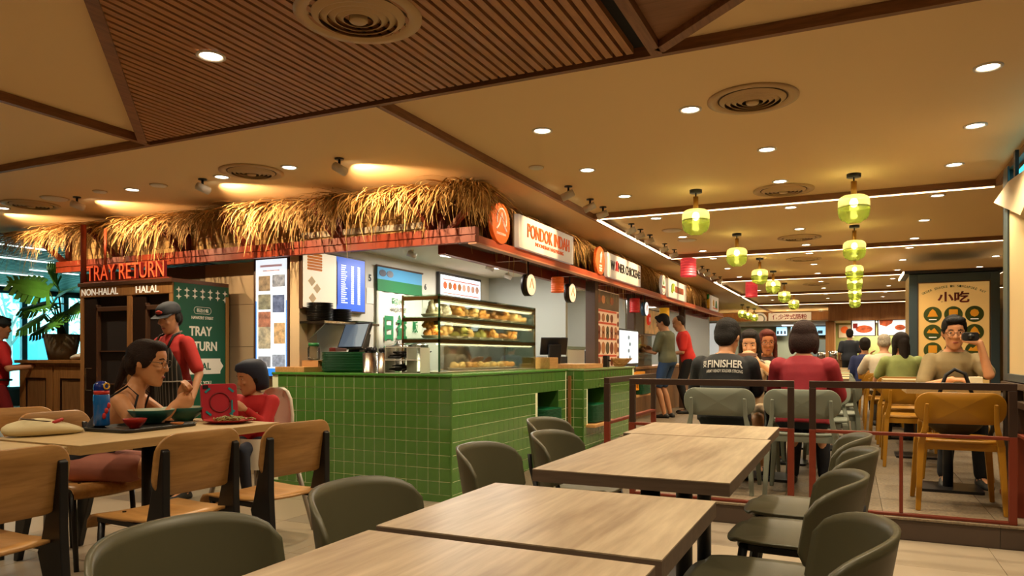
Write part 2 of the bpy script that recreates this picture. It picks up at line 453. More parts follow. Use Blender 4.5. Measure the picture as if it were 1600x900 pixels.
dls += [((-3.65, 4.02), 'downlight right of the left-hand round air diffuser'), ((-4.31, 4.02), 'downlight left of the air diffuser by the thatch'), ((-5.3, 4.02), 'downlight above the thatch near tray return sign'),
        ((-7.04, 4.02), 'downlight at the far left edge of the ceiling'), ((-2.53, 2.30), 'downlight set in the timber slats'), ((1.78, 11.7), 'downlight right of the snack board'), ((1.77, 13.0), 'downlight above the snack board')]
dls += [((-1.73, 23.2), 'added downlight washing the far white name board'), ((-2.7, 23.2), 'added downlight washing the far round sign'), ((-3.9, 23.2), 'added downlight washing the far timber bulkhead at left'), ((-5.2, 23.2), 'added downlight over the far stall at extreme left'), ((-.8, 23.2), 'added downlight at the right end of far timber bulkhead'), ((.3, 20.3), 'added downlight washing the bulkhead above left food poster'), ((1.0, 20.3), 'added downlight washing the bulkhead above right food poster')]  # lamps added to brighten the far bulkheads and boards
# unseen lamps added outside the frame to light the foreground
for x, y in [(-2.53, .6), (-1.1, .9), (.5, 2.2), (.6, .5), (-1.1, -1.2), (-4.6, 1.7), (-4.4, -.2), (-6.2, 2.4), (2.2, 3.5), (2.2, 6), (-6.4, .4), (-.45, 2.2)]:
    dls.append(((x, y), 'unseen downlight added outside the frame'))
for k, ((x, y), lb) in enumerate(dls):
    o = dup(dl, (x, y, HC if 'timber' not in lb else HC-.042), 0, lb, 'recessed ceiling downlights' if 'outside' not in lb else 'unseen downlights added outside the frame')
    light('downlight_lamp', 'SPOT', (x, y, HC-.05), POWER_DOWN, WARM, .04, None, 2.3, .8)
for c in list(dl.children): bpy.data.objects.remove(c)
bpy.data.objects.remove(dl)

# round air diffusers
m_diff = M('diffuser_metal', '#b99a6c', .5, .1)
df = thing('air_diffuser', 'x', 'air vent', (0,0,HC))
obj('flange', G().lathe([(.235,0),(.235,-.008),(.20,-.012),(.185,-.004),(.18,.0)], 40), m_diff, df, True)
obj('duct', G().lathe([(.18,-.003),(.001,-.003)], 40), M('duct_brown', '#4a3620', .8), df)
for r in (.172, .142, .112, .082):
    obj('cone', G().lathe([(r,-.006),(r-.024,-.022),(r-.028,-.022),(r-.006,-.004)], 40), m_diff, df, True)
obj('hub', G().lathe([(.034,-.006),(.034,-.024),(.03,-.028),(.001,-.028)], 32), m_diff, df, True)
dfs = [((-1.725, 2.28), 1.04, 'large round air diffuser set in timber slats'), ((-.47, 3.98), .98, 'round air diffuser in plain ceiling nearest the right pendants'), ((-.50, 6.28), 1, 'round air diffuser just before first lit strip'),
       ((-3.99, 4.0), .97, 'round air diffuser above thatch, right of two'), ((-6.64, 4.03), .97, 'round air diffuser above thatch at far left'), ((-.54, 8.9), 1, 'round air diffuser between two pendant rows, third from front'), ((-.6, 10.9), 1, 'round air diffuser behind second lit strip'), ((-.6, 14.8), 1, 'farthest round air diffuser')]
for (x, y), s, lb in dfs:
    o = dup(df, (x, y, HC-.001 if x != -1.725 else HC-.035), 0, lb, 'round air diffusers'); o.scale = (s, s, 1)
for c in list(df.children): bpy.data.objects.remove(c)
bpy.data.objects.remove(df)
# flat ceiling discs (speakers, sensors)
for x, y, r, lb in [(-2.045, 4.77, .05, 'small round sensor near stall soffit'), (-4.97, 4.0, .06, 'round exit lamp disc with green dot above thatch'), (-5.6, 3.95, .05, 'tiny flush ceiling disc above thatch'), (-6.2, 3.96, .1, 'flush round speaker cover at far left'), (-1.75, 7.8, .1, 'flush round speaker cover behind first strip'), (-1.74, 8.54, .1, 'second flush round speaker cover behind first strip')]:
    t = thing('ceiling_disc', lb, 'ceiling fixture', (x, y, HC), 0, 'flush ceiling discs')
    obj('disc', G().lathe([(r,0),(r,-.006),(r*.9,-.012),(.001,-.012)], 28), m_white, t, True)
    obj('rim', G().lathe([(r*1.12,0),(r*1.12,-.004),(r,-.005),(r,0)], 28), m_diff, t, True)

# adjustable spotlights
m_spotw = M('spot_white', '#c9c0b4', .5)
def spot(x, y, tgt, lb, power=POWER_SPOT, angle=1.0, grp='ceiling spotlights aimed at the thatch and signs'):
    t = thing('spotlight', lb, 'spotlight', (x, y, HC), 0, grp)
    d = (Vector(tgt)-Vector((x, y, HC-.09))).normalized()
    obj('mount', G().cyl((0,0,0), (0,0,-.008), .032, None, 16), m_black, t, True)
    obj('arm', G().tube([(0,0,-.005), (0,0,-.04), d*.02+Vector((0,0,-.055))], .009, 8), m_black, t, True)
    c = Vector((0,0,-.07)); p0 = c-d*.045; p1 = c+d*.055
    obj('barrel', G().cyl(p0, p1, .029, .031, 18), m_spotw, t, True)
    obj('lens', G().cyl(p1-d*.002, p1+d*.001, .024, None, 16), m_lamp, t)
    l = light('spotlight_lamp', 'SPOT', Vector((x, y, HC))+p1+d*.006, power, WARMER, .012, None, angle, .6); aim(l, Vector((x, y, HC))+p1+d)
spot(-3.18, 3.99, (-3.1, 4.9, 2.2), 'white spotlight above thatch, nearest the stall corner', angle=1.75)
spot(-4.5, 4.01, (-4.4, 4.9, 2.2), 'white spotlight above thatch, middle of three', angle=1.75)
spot(-5.98, 4.01, (-5.9, 4.9, 2.2), 'white spotlight above thatch, leftmost of three', angle=1.75)
spot(-7.3, 4.02, (-7.3, 4.9, 2.2), 'spotlight above the left thatch end', angle=1.75)
for k, y in enumerate((5.42, 5.95, 6.31, 7.25, 7.6, 8.0, 8.71, 9.24, 11.15, 11.6, 12.2, 12.8, 13.3)):
    spot(-2.045, y, (-2.62, y-.05, 2.15), '%s spotlight along the aisle soffit counted from the front' % ord_[k], POWER_SPOT*.28, 1.1)

# ribbed green glass pendants
def tinted(nm, ct, cl, mixv):
  m_gg = bpy.data.materials.new(nm); m_gg.use_nodes = True
  nt = m_gg.node_tree; nt.nodes.remove(nt.nodes['Principled BSDF'])
  tr = nt.nodes.new('ShaderNodeBsdfTransparent'); tr.inputs[0].default_value = lin(ct)
  tl = nt.nodes.new('ShaderNodeBsdfTranslucent'); tl.inputs[0].default_value = lin(cl)
  gs_ = nt.nodes.new('ShaderNodeBsdfGlossy'); gs_.inputs['Roughness'].default_value = .12
  mx1 = nt.nodes.new('ShaderNodeMixShader'); mx1.inputs[0].default_value = mixv; mx2 = nt.nodes.new('ShaderNodeMixShader'); mx2.inputs[0].default_value = .06
  nt.links.new(tr.outputs[0], mx1.inputs[1]); nt.links.new(tl.outputs[0], mx1.inputs[2]); nt.links.new(mx1.outputs[0], mx2.inputs[1]); nt.links.new(gs_.outputs[0], mx2.inputs[2]); nt.links.new(mx2.outputs[0], nt.nodes['Material Output'].inputs[0])
  return m_gg
m_gg = tinted('glass_pale_green', '#f2f2c4', '#e6e0a6', .42); m_gg2 = tinted('glass_green', '#ccd67c', '#9fae48', .30)
m_brass = M('brass_wood', '#a9792f', .4, .3)
m_bulb = EMIT('pendant_bulb', '#fff0b0', 40)
pd = thing('pendant_lamp', 'x', 'pendant lamp', (0,0,HC))
obj('ceiling_rose', G().cyl((0,0,0), (0,0,-.025), .05, None, 24), m_black, pd, True)
obj('cord', G().cyl((0,0,-.02), (0,0,-.06), .006, None, 8), m_black, pd)
obj('stem', G().cyl((0,0,-.055), (0,0,-.165), .021, None, 18), m_brass, pd, True)
nn = 64; prof = [(.03,-.155),(.075,-.163),(.1,-.18),(.108,-.21),(.108,-.248)]; prof2 = [(.108,-.251),(.108,-.28),(.1,-.315),(.085,-.34),(.055,-.352),(.05,-.362),(.03,-.366)]
g = G(); g.rings([[((r+(.0022 if k % 2 else -.0022))*math.cos(2*PI*k/nn), (r+(.0022 if k % 2 else -.0022))*math.sin(2*PI*k/nn), z) for k in range(nn)] for r, z in prof], False)
obj('shade_upper', g, m_gg, pd, True)
g = G(); g.rings([[((r+(.0022 if k % 2 else -.0022))*math.cos(2*PI*k/nn), (r+(.0022 if k % 2 else -.0022))*math.sin(2*PI*k/nn), z) for k in range(nn)] for r, z in prof2], False)
obj('shade_lower', g, m_gg2, pd, True)
obj('band', G().lathe([(.109,-.246),(.111,-.25),(.109,-.254)], 40), M('green_band', '#7f9a2c', .3), pd, True)
obj('bulb', G().ell((0,0,-.215), (.028,.028,.034)), m_bulb, pd, True)
pds = [((-1.15, 5.99), 'nearest green glass pendant in the left row'), ((-1.15, 8.33), 'second green glass pendant in the left row'), ((-1.15, 10.55), 'third green glass pendant in the left row'), ((-1.13, 12.25), 'fourth green glass pendant in the left row'), ((-1.13, 14.4), 'fifth green glass pendant in the left row'), ((-1.12, 16.7), 'last green glass pendant in the left row'),
       ((.018, 5.96), 'nearest green glass pendant in the right row'), ((.03, 8.32), 'second green glass pendant in the right row'), ((.04, 10.6), 'third green glass pendant in the right row'), ((.05, 12.3), 'fourth green glass pendant in the right row'), ((.06, 14.4), 'fifth green glass pendant in the right row'), ((.07, 16.7), 'last green glass pendant in the right row'),
       ((-2.62, 20.0), 'left pendant of the distant dim trio'), ((-2.6, 21.0), 'middle pendant of the distant dim trio'), ((-2.55, 22.0), 'right pendant of the distant dim trio')]
for k, ((x, y), lb) in enumerate(pds):
    dup(pd, (x, y, HC), 0, lb, 'green glass pendant lamps')
    if k < 12: light('pendant_light', 'POINT', (x, y, HC-.215), 12, (1, .84, .45), .03)
for c in list(pd.children): bpy.data.objects.remove(c)
bpy.data.objects.remove(pd)
# ================================================================ STALL CANOPY
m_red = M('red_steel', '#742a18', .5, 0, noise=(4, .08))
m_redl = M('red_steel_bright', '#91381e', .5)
m_mat = M('bamboo_board', '#c09a5e', .7, noise=(30, .12), bump=(80, .1))
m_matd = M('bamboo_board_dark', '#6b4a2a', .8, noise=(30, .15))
YB = 4.88; XB = -2.6
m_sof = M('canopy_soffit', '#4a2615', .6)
cn = struct('trim_canopy_beam_left', G().box(-7.62, XB, YB, YB+.06, 1.99, 2.04).box(-7.62, XB, YB+.012, YB+.05, 2.04, 2.05).box(-7.62, XB, YB, YB+.06, 2.05, 2.105), m_redl, 'red steel beam over tray return and stall side')
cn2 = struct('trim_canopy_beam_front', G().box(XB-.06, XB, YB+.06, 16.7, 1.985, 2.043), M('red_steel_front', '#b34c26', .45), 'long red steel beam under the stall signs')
obj('lip', G().box(XB-.06, XB+.012, YB, 16.72, 1.972, 1.984), M('beam_lip', '#c98d70', .5), cn2)
obj('rear_beam', G().box(-3.0, -2.93, 5.0, 16.6, 1.93, 2.03), m_red, cn2)
for y in (5.9, 7.3, 8.4, 9.6, 10.9, 12.2, 13.6, 15.0, 16.3):
    obj('joist', G().box(-2.94, -2.655, y-.03, y+.03, 1.965, 2.035), m_red, cn2)
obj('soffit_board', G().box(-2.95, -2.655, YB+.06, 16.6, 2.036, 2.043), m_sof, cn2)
# bamboo boards behind the thatch
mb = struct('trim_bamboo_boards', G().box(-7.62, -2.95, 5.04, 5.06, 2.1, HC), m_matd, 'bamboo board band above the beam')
seg = [-7.6, -6.75, -5.82, -5.0, -3.98, -3.04, -2.9]
for a, b in zip(seg[:-1], seg[1:]):
    for r in range(5):
        obj('board', G().box(a+.012, b-.012, 5.025, 5.04, 2.107+r*.072, 2.107+r*.072+.068), m_mat, mb)
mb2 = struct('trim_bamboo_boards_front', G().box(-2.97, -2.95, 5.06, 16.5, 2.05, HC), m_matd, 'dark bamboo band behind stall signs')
for x in seg[:-1]:
    obj('post', G().box(x-.03, x+.03, 4.985, 5.024, 2.106, HC-.01), m_red, cn)
    obj('strut', G().bar((x+.01, 4.95, 2.11), (x+.01, 4.64, 2.345), .035, .05), m_red, cn)
obj('post', G().box(-2.99, -2.93, 4.96, 5.0, 2.106, HC-.01), m_red, cn)
obj('strut', G().bar((-2.9, 5.0, 2.11), (-2.62, 5.02, 2.40), .04, .05, (0,1,0)), m_redl, cn)
# thatch
m_straw = bpy.data.materials.new('straw'); m_straw.use_nodes = True
nt = m_straw.node_tree; b = nt.nodes['Principled BSDF']; b.inputs['Roughness'].default_value = .75
gi = nt.nodes.new('ShaderNodeNewGeometry'); r = nt.nodes.new('ShaderNodeValToRGB')
r.color_ramp.elements[0].color = lin('#8a6430'); r.color_ramp.elements[1].color = lin('#e8c486')
e = r.color_ramp.elements.new(.5); e.color = lin('#c49a56')
nt.links.new(gi.outputs['Random Per Island'], r.inputs['Fac']); nt.links.new(r.outputs['Color'], b.inputs['Base Color'])
def blade(g, pts, w, side):
    n = len(pts); vs = []
    for i, p in enumerate(pts):
        ww = w*(1-.8*(i/(n-1))**2)/2; vs += [p-side*ww, p+side*ww]
    g.add(vs, [(2*i, 2*i+1, 2*i+3, 2*i+2) for i in range(n-1)])
rr = random.Random(5)
def thatch(g, n, along, out, base, span, drop=(.05, .27), reach=(.2, .5), z0=2.458, clump=8):
    for k in range(n//clump):
        s0 = rr.random()*span; R0 = rr.uniform(*reach); D0 = rr.uniform(*drop); sk0 = rr.gauss(0, .07)
        if rr.random() < .14: D0 *= 1.5
        for j in range(clump):
            s = s0+rr.gauss(0, .035); A = base+along*s
            R = R0*rr.uniform(.75, 1.15); D = D0*rr.uniform(.6, 1.35); sk = sk0+rr.gauss(0, .05); cv = rr.gauss(0, .05)
            p0 = A+out*rr.uniform(-.06, .1)+Vector((0,0,z0+rr.uniform(-.05, .005)-A.z))
            pts = []
            for t in (0, .22, .45, .65, .83, 1):
                p = p0+out*R*(1-(1-t)**1.7)+along*(sk*t+cv*t*t*t)+Vector((0,0,-D*t**1.9-.02*t))
                p.z = min(p.z, HC-.006); pts.append(p)
            side = (along+out*rr.uniform(-.5,.5)+Vector((0,0,rr.uniform(-.6,.6)))).normalized()
            blade(g, pts, rr.uniform(.009, .015), side)
th = thing('thatched_eave', 'shaggy straw thatch eave running above the tray return and stall side', 'thatch', (-5.2, 4.9, 2.1))
g = G(); thatch(g, 2600, Vector((1,0,0)), Vector((0,-1,0)), Vector((-7.75, 4.98, 2.46)), 5.05)
thatch(g, 260, Vector((1,0,0)), Vector((-.75,-.66,0)), Vector((-7.85, 4.95, 2.46)), .25, reach=(.2,.6))
thatch(g, 420, Vector((.7,.7,0)), Vector((.55,-.75,0)), Vector((-2.8, 4.9, 2.46)), .2, reach=(.15,.42))
g.v = [(x+5.2, y-4.9, z-2.1) for x, y, z in g.v]
obj('straw', g, m_straw, th, kind='stuff')
obj('ridge_pole', G().cyl((-2.5,.07,.335), (2.3,.07,.335), .025, None, 10), m_red, th)
th2 = thing('thatched_eave', 'straw thatch eave behind the row of stall signs', 'thatch', (-2.8, 5.0, 2.05))
g = G(); thatch(g, 3600, Vector((0,1,0)), Vector((1,0,0)), Vector((-2.88, 5.0, 2.46)), 11.6, drop=(.14, .36), reach=(.08, .2))
g.v = [(x+2.8, y-5.0, z-2.05) for x, y, z in g.v]
obj('straw', g, m_straw, th2, kind='stuff')
obj('ridge_pole', G().cyl((-.12,.1,.385), (-.12,11.5,.385), .025, None, 10), m_red, th2)

# ================================================================ STALL SIGNS
m_or = M('sign_orange', '#e0601a', .45, emit=.12); m_signw = M('sign_white', '#efeae0', .5, emit=.12)
m_orl = M('letter_orange', '#e2641a', .45, emit=.15); m_bk = M('letter_black', '#17140f', .5); m_rd = M('letter_red', '#e0242b', .45, emit=.1)
m_gr = M('letter_green', '#1f8a3c', .5); m_brn = M('letter_brown', '#8a3d1c', .5); m_yel = M('mark_yellow', '#e8b41e', .5)
def disc_sign(y, z, r, mat, label, deco):
    t = thing('round_sign', label, 'sign', (XB-.02, y, z-r), 0, 'round logo signs on the canopy')
    obj('panel', G().prism(circ(r, 48), 0, .035, at(.0, 0, r, FX)), mat, t)
    deco(t, r); return t
def deco1(t, r):
    g = G(); g.tube([(.04, .085*math.cos(a)+0, r+.028+.085*math.sin(a)*1.1) for a in [math.radians(v) for v in range(-28, 209, 12)]], .0065, 6); obj('ring', g, m_signw, t)
    g = G().tube([(.04,-.095,r-.055),(.04,-.045,r-.01),(.04,0,r+.085),(.04,.045,r-.01),(.04,.095,r-.055)], .007, 6); obj('roof_mark', g, m_signw, t)
    obj('lettering', put(text('PONDOK INDAH', ext=.002, w=.17, h=.02, bold=.01), at(.036,0,r-.085,FX)), m_signw, t)
disc_sign(5.305, 2.195, .165, m_or, 'orange oval logo sign with white roof arch mark', deco1)
def deco2(t, r):
    obj('figure_mark', G().prism([(-.02,.05),(.03,.09),(.05,.06),(.015,-.02),(.02,-.04),(-.03,-.04),(-.01,0)], 0, .003, at(.036,0,r+.02,FX)), m_signw, t)
    for k, (w_, z_) in enumerate(((.09,-.055),(.11,-.085),(.08,-.11))): obj('mark_bar', G().box(.036,.039,-w_/2,w_/2,r+z_-.01,r+z_+.01), m_signw, t)
disc_sign(7.885, 2.195, .16, m_or, 'orange oval logo sign with white running figure', deco2)
def deco3(t, r):
    obj('leaf_mark', G().prism([(-.04,-.02),(0,.06),(.05,0),(.0,-.03)], 0, .003, at(.036,0,r+.03,FX)), m_gr, t)
    obj('mark_bar', G().box(.036,.039,-.09,.09,r-.05,r-.015), m_brn, t)
    g = G().tube([(.037,.12*math.cos(a),r+.12*math.sin(a)) for a in [2*PI*k/30 for k in range(31)]], .004, 5); obj('ring', g, M('mark_grey', '#8a8f88', .5), t)
disc_sign(10.95, 2.19, .15, m_signw, 'white oval logo sign with green leaf mark', deco3)
def rect_sign(y0, y1, z0, z1, label):
    t = thing('stall_sign', label, 'sign', (XB-.01, (y0+y1)/2, z0), 0, 'rectangular stall name boards')
    w = y1-y0; h = z1-z0
    obj('panel', G().box(0, .045, -w/2, w/2, 0, h), m_signw, t, bev=.003)
    obj('edge', G().box(-.012, 0, -w/2-.006, w/2+.006, -.002, h+.006), M('sign_edge', '#7a6a58', .5), t)
    return t, w, h
t, w, h = rect_sign(5.608, 6.945, 2.044, 2.327, 'nearest white name board with raised orange letters')
obj('lettering', put(text('PONDOK INDAH', ext=.008, w=1.03, h=.122, bold=.006), at(.046,.02,.168,FX)), m_orl, t)
for s9, w9, x9 in (('INDONESIAN', .33, -.155), ('NASI', .12, .10), ('PADANG', .20, .28)): obj('small_lettering', put(text(s9, ext=.004, w=w9, h=.034, bold=.006), at(.046,x9,.07,FX)), m_orl, t)
t, w, h = rect_sign(8.09, 9.544, 2.036, 2.32, 'white name board with black letters and one red figure mark')
obj('lettering', put(text('W', ext=.006, w=.17, h=.11, bold=.015), at(.046,-.535,.15,FX)), m_bk, t)
obj('red_mark', G().prism([(-.055,-.05),(-.02,.0),(-.03,.05),(.0,.07),(.035,.05),(.025,0),(.055,-.05)], 0, .012, at(.046,-.38,.15,FX)), m_rd, t)
obj('lettering', put(text('NER CHICKEN', ext=.006, w=.92, h=.11, bold=.012), at(.046,.15,.15,FX)), m_bk, t)
for k9 in range(3): obj('side_mark', G().box(.046,.05,.64,.69,.105+k9*.035,.125+k9*.035), m_bk, t)
t, w, h = rect_sign(11.19, 12.51, 2.03, 2.315, 'white name board with green leaf mark and brown lettering')
obj('leaf_mark', G().prism([(-.13,-.06),(-.1,.06),(-.02,.08),(.1,.07),(.04,.02),(.1,-.04),(0,-.03),(-.05,-.08)], 0, .008, at(.046,-.35,.15,FX)), M('mark_lime', '#9dbb1e', .5), t)
for k in range(6):
    obj('letter_block', G().prism(rrect(.085, .1, .02, 3), 0, .008, at(.046,-.16+k*.105,.15,FX)), m_brn, t)
t, w, h = rect_sign(15.0, 15.85, 2.04, 2.335, 'farthest white name board with orange and green marks')
obj('orange_mark', G().prism(circ(.07, 20), 0, .006, at(.046,-.2,.15,FX)), m_yel, t)
obj('green_mark', G().prism([(-.1,-.07),(-.04,.08),(.05,.09),(.12,-.07)], 0, .006, at(.046,.12,.13,FX)), m_gr, t)
obj('mark_bar', G().box(.046, .05, -.28, .28, .04, .06), m_orl, t)
t = thing('pineapple_sign', 'pineapple shaped sign beside the farthest name board', 'sign', (XB-.02, 14.86, 2.045))
obj('fruit', G().prism(circ(.07, 20, 0, .12, .11), 0, .04, at(0,0,0,FX)), m_yel, t)
obj('crown', G().prism([(-.05,.2),(-.06,.29),(-.02,.25),(0,.31),(.02,.25),(.06,.29),(.05,.2)], 0, .03, at(0,0,0,FX)), m_gr, t)

# ================================================================ TRAY RETURN
m_cabw = WOOD('cabinet_wood', '#a0713f', '#7c522b', 'Z', .9, .5)
m_bronze = M('bronze_dark', '#2a1a12', .4, .3); m_bronzel = M('bronze_trim', '#6b4a36', .35, .5)
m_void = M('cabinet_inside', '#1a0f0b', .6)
cb = thing('tray_return_cabinet', 'tall timber tray return cabinet with two open bays and green side', 'cabinet', (-5.89, 4.4, 0))
w2 = .61
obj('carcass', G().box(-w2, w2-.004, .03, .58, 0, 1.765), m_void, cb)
def cbx(n, x0, x1, y0, y1, z0, z1, m, bev=.003): return obj(n, G().box(x0, x1, y0, y1, z0, z1), m, cb, bev=bev)
cbx('top_board', -w2-.01, w2+.008, -.03, .6, 1.75, 1.785, m_bronzel)
cbx('fascia', -w2, w2, -.015, .03, 1.655, 1.75, m_cabw)
for x0, x1 in ((-w2, -w2+.05), (.03, .095), (w2-.045, w2)): cbx('stile', x0, x1, -.012, .03, 0, 1.655, m_cabw)
for x0, x1 in ((-w2+.05, .03), (.095, w2-.045)):
    cbx('jamb', x0, x0+.17, -.004, .03, .02, 1.64, m_bronze)
    cbx('bay_frame', x0+.17, x0+.19, -.01, .03, .5, 1.58, m_bronzel)
    cbx('bay_header', x0+.17, x1, -.01, .03, 1.52, 1.56, m_bronzel)
    for z in (.55, .85, 1.15): cbx('tray_runner', x0+.2, x1-.02, .005, .03, z, z+.012, m_bronzel, 0)
obj('handle', G().tube([(-.5,-.03,.8),(-.42,-.03,.8)], .004, 6).tube([(-.5,-.03,.8),(-.5,-.03,1.0),(-.42,-.03,1.0)], .004, 6), M('steel_bright', '#c8c4bc', .25, 1), cb)
m_lw = M('letter_white', '#efe6d4', .5, emit=.3)
obj('lettering', put(text('NON-HALAL', ext=.003, w=.50, h=.062, bold=.012), at(-.33,-.016,1.70,FY)), m_lw, cb)
obj('lettering', put(text('HALAL', ext=.003, w=.29, h=.062, bold=.012), at(.30,-.016,1.70,FY)), m_lw, cb)
# green side panel facing the stall
m_gsign = M('sign_green', '#0c5a40', .5); m_gtxt = M('sign_cream', '#e9e3cf', .5, emit=.08)
sp = obj('side_panel', G().box(w2-.004, w2+.006, .0, .6, .0, 1.75), m_gsign, cb)
def gs(n, g, y, z, m=m_gtxt): return obj(n, put(g, at(w2+.007, y, z, FX)), m, sp)
gs('lettering', text('街边小贩', ext=.002, w=.13, h=.035, bold=.008), .3, 1.52)
g = G(); P = rrect(.19, .06, .028, 4); g.tube([(w2+.008, .3+x, 1.52+y) for x, y in P+P[:1]], .002, 4); obj('logo_outline', g, m_gtxt, sp)
gs('lettering', text("HAWKERS' STREET", ext=.002, w=.24, h=.028, bold=.012), .3, 1.455)
gs('lettering', text('TRAY', ext=.003, w=.25, h=.085, bold=.028), .28, 1.335)
gs('lettering', text('RETURN', ext=.003, w=.36, h=.085, bold=.028), .28, 1.20)
gs('arrow_plate', G().prism([(-.22,-.07),(.2,-.07),(.2,-.045),(.235,0),(.2,.045),(.2,.07),(-.22,.07)], 0, .002), .3, 1.02)
gs('lettering', put(text('HALAL', ext=.002, w=.26, h=.065, bold=.022), at(0,0,.002)), .26, 1.02, m_gsign)
gs('lettering', text('THANK YOU', ext=.002, w=.25, h=.035, bold=.018), .27, .87)
for i in range(7):
    for j in range(2):
        y = .045+i*.085; z = 1.69-j*.06
        if j == 1 and 1 <= i <= 5: z += .012
        gs('pattern_petal', G().prism([(-.03,0),(-.008,.008),(0,.028),(.008,.008),(.03,0),(.008,-.008),(0,-.028),(-.008,-.008)], 0, .0015), y, z)
obj('edge_strip', G().box(w2-.002, w2+.012, .56, .6, .0, 1.66), M('brass_edge', '#a9854f', .4, .4), sp)
# raised TRAY RETURN letters on a pole frame
sg = thing('tray_return_sign', 'red raised TRAY RETURN lettering on a red frame', 'sign', (-5.89, 4.4, 1.786))
m_neon = M('letter_neon', '#8a1a10', .5)
obj('lettering', put(text('TRAY RETURN', ext=.03, w=1.02, h=.14, bold=.0), at(-.02,.03,.088,FY)), m_neon, sg)
obj('letter_faces', put(text('TRAY RETURN', ext=.002, w=1.02, h=.14, bold=-.004), at(-.02,-.001,.088,FY)), M('letter_face', '#ee6a40', .5, emit=.6, ecol='#ff5a2a'), sg)
obj('base_rail', G().box(-.6, .55, .0, .03, .0, .014), m_redl, sg)
obj('pole', G().cyl((-.6,.015,0), (-.6,.015,.55), .025, None, 16), m_redl, sg, True)
obj('pole', G().cyl((-.33,.04,.16), (-.33,.04,.5), .012, None, 12), m_redl, sg, True)
obj('top_rail', G().box(-.6, .52, .03, .045, .15, .166), m_redl, sg)

# low timber cabinets by the window with panelled doors
m_cabd = WOOD('cabinet_wood_pale', '#8f6840', '#6c4a2b', 'Z', .9, .5)
for k, (x0, x1, lb) in enumerate([(-8.12, -7.55, 'low timber cabinet with panelled door, at the left end by window'), (-7.545, -6.7, 'low timber cabinet with panelled door, beside tray return cabinet')]):
    c = thing('low_cabinet', lb, 'cabinet', ((x0+x1)/2, 4.8, 0), 0, 'low timber cabinets'); hw = (x1-x0)/2
    obj('carcass', G().box(-hw, hw, .02, .55 if k == 0 else .31, 0, 1.035), m_cabw, c)
    d = obj('door', G().box(-hw+.01, -hw+.11, 0, .02, .05, 1.0).box(hw-.11, hw-.01, 0, .02, .05, 1.0).box(-hw+.11, hw-.11, 0, .02, .05, .15).box(-hw+.11, hw-.11, 0, .02, .88, 1.0), m_cabw, c, bev=.003)
    obj('door_panel', G().box(-hw+.11, hw-.11, .012, .0195, .15, .88), m_cabd, d)
    obj('moulding', G().box(-hw+.11, -hw+.13, .004, .0115, .15, .88).box(hw-.13, hw-.11, .004, .0115, .15, .88).box(-hw+.13, hw-.13, .004, .0115, .86, .88), m_bronze, d)
ct = tag(obj('cabinet_worktop', G().prism([(-8.14,4.76),(-6.5,4.76),(-6.5,5.11),(-7.61,5.11),(-7.61,5.37),(-8.14,5.37)], 1.037, 1.07), m_cabw, bev=.004), 'timber worktop over the low window cabinets', 'worktop')

CT0 = .976
# tile wall between the cabinet and the stall
wt = struct('wall_tiled', G().box(-7.6, -4.45, 5.13, 5.2, 0, 2.0), m_grout, 'beige tiled wall beside the menu screen')
m_wt = M('wall_tile_beige', '#b09a7c', .4, noise=(2, .05))
m_wt2 = M('wall_tile_cream', '#cdb794', .5, noise=(2, .05))
for i in range(10):
    for j in range(5):
        x0 = -7.6+i*.315
        if x0 < -5.9: continue
        obj('wall_tile', G().box(x0+.002, min(x0+.313, -4.46), 5.12, 5.13, j*.4+.002, j*.4+.398), m_wt, wt)
struct('wall_stall_edge', G().box(-4.505, -4.40, 4.97, 5.2, CT0, 2.0), m_wt2, 'cream end of stall wall')
# ================================================================ STALL ROOM
m_int = M('stall_white', '#c9c6ba', .6); m_intg = M('stall_grey', '#a9aca4', .5)
struct('wall_stall_back', G().box(-4.52, -4.4, 5.2, 16.6, 0, 2.15), m_int, 'pale back wall of the stalls')
struct('ceiling_stall', G().box(-4.4, -3.0, 5.0, 16.6, 2.15, 2.2), M('stall_ceiling', '#cfc4ad', .7), 'low ceiling inside the stalls')
struct('wall_stall_partition', G().box(-4.4, -3.30, 8.65, 8.72, 0, 2.15), m_intg, 'grey partition between first two stalls')
struct('wall_stall_partition_far', G().box(-4.4, -3.2, 11.0, 11.06, 0, 2.15), m_intg, 'grey partition before third stall')
struct('wall_stall_end', G().box(-4.4, -2.9, 16.6, 16.7, 0, 2.45), m_intg, 'end wall of the stall row')
m_panel = EMIT('panel_lamp', '#fff4dd', 9)
pn = ['nearest', 'second', 'third', 'fourth', 'fifth', 'sixth']
for k, (x, y) in enumerate([(-3.69, 6.45), (-3.68, 7.6), (-3.72, 9.6), (-3.68, 12.4), (-3.8, 15.2)]):
    t = thing('panel_light', 'bright oval panel light inside the stall ceiling, %s one' % pn[k], 'ceiling light', (x, y, 2.15), 0, 'panel lights inside the stalls')
    obj('rim', G().lathe([(.15,0),(.15,-.012),(.135,-.012),(.135,0)], 28), m_white, t, True)
    obj('diffuser', G().lathe([(.135,-.01),(.001,-.01)], 28), m_panel, t)
    light('panel_lamp', 'AREA', (x, y, 2.125), 26, COOL, .3)
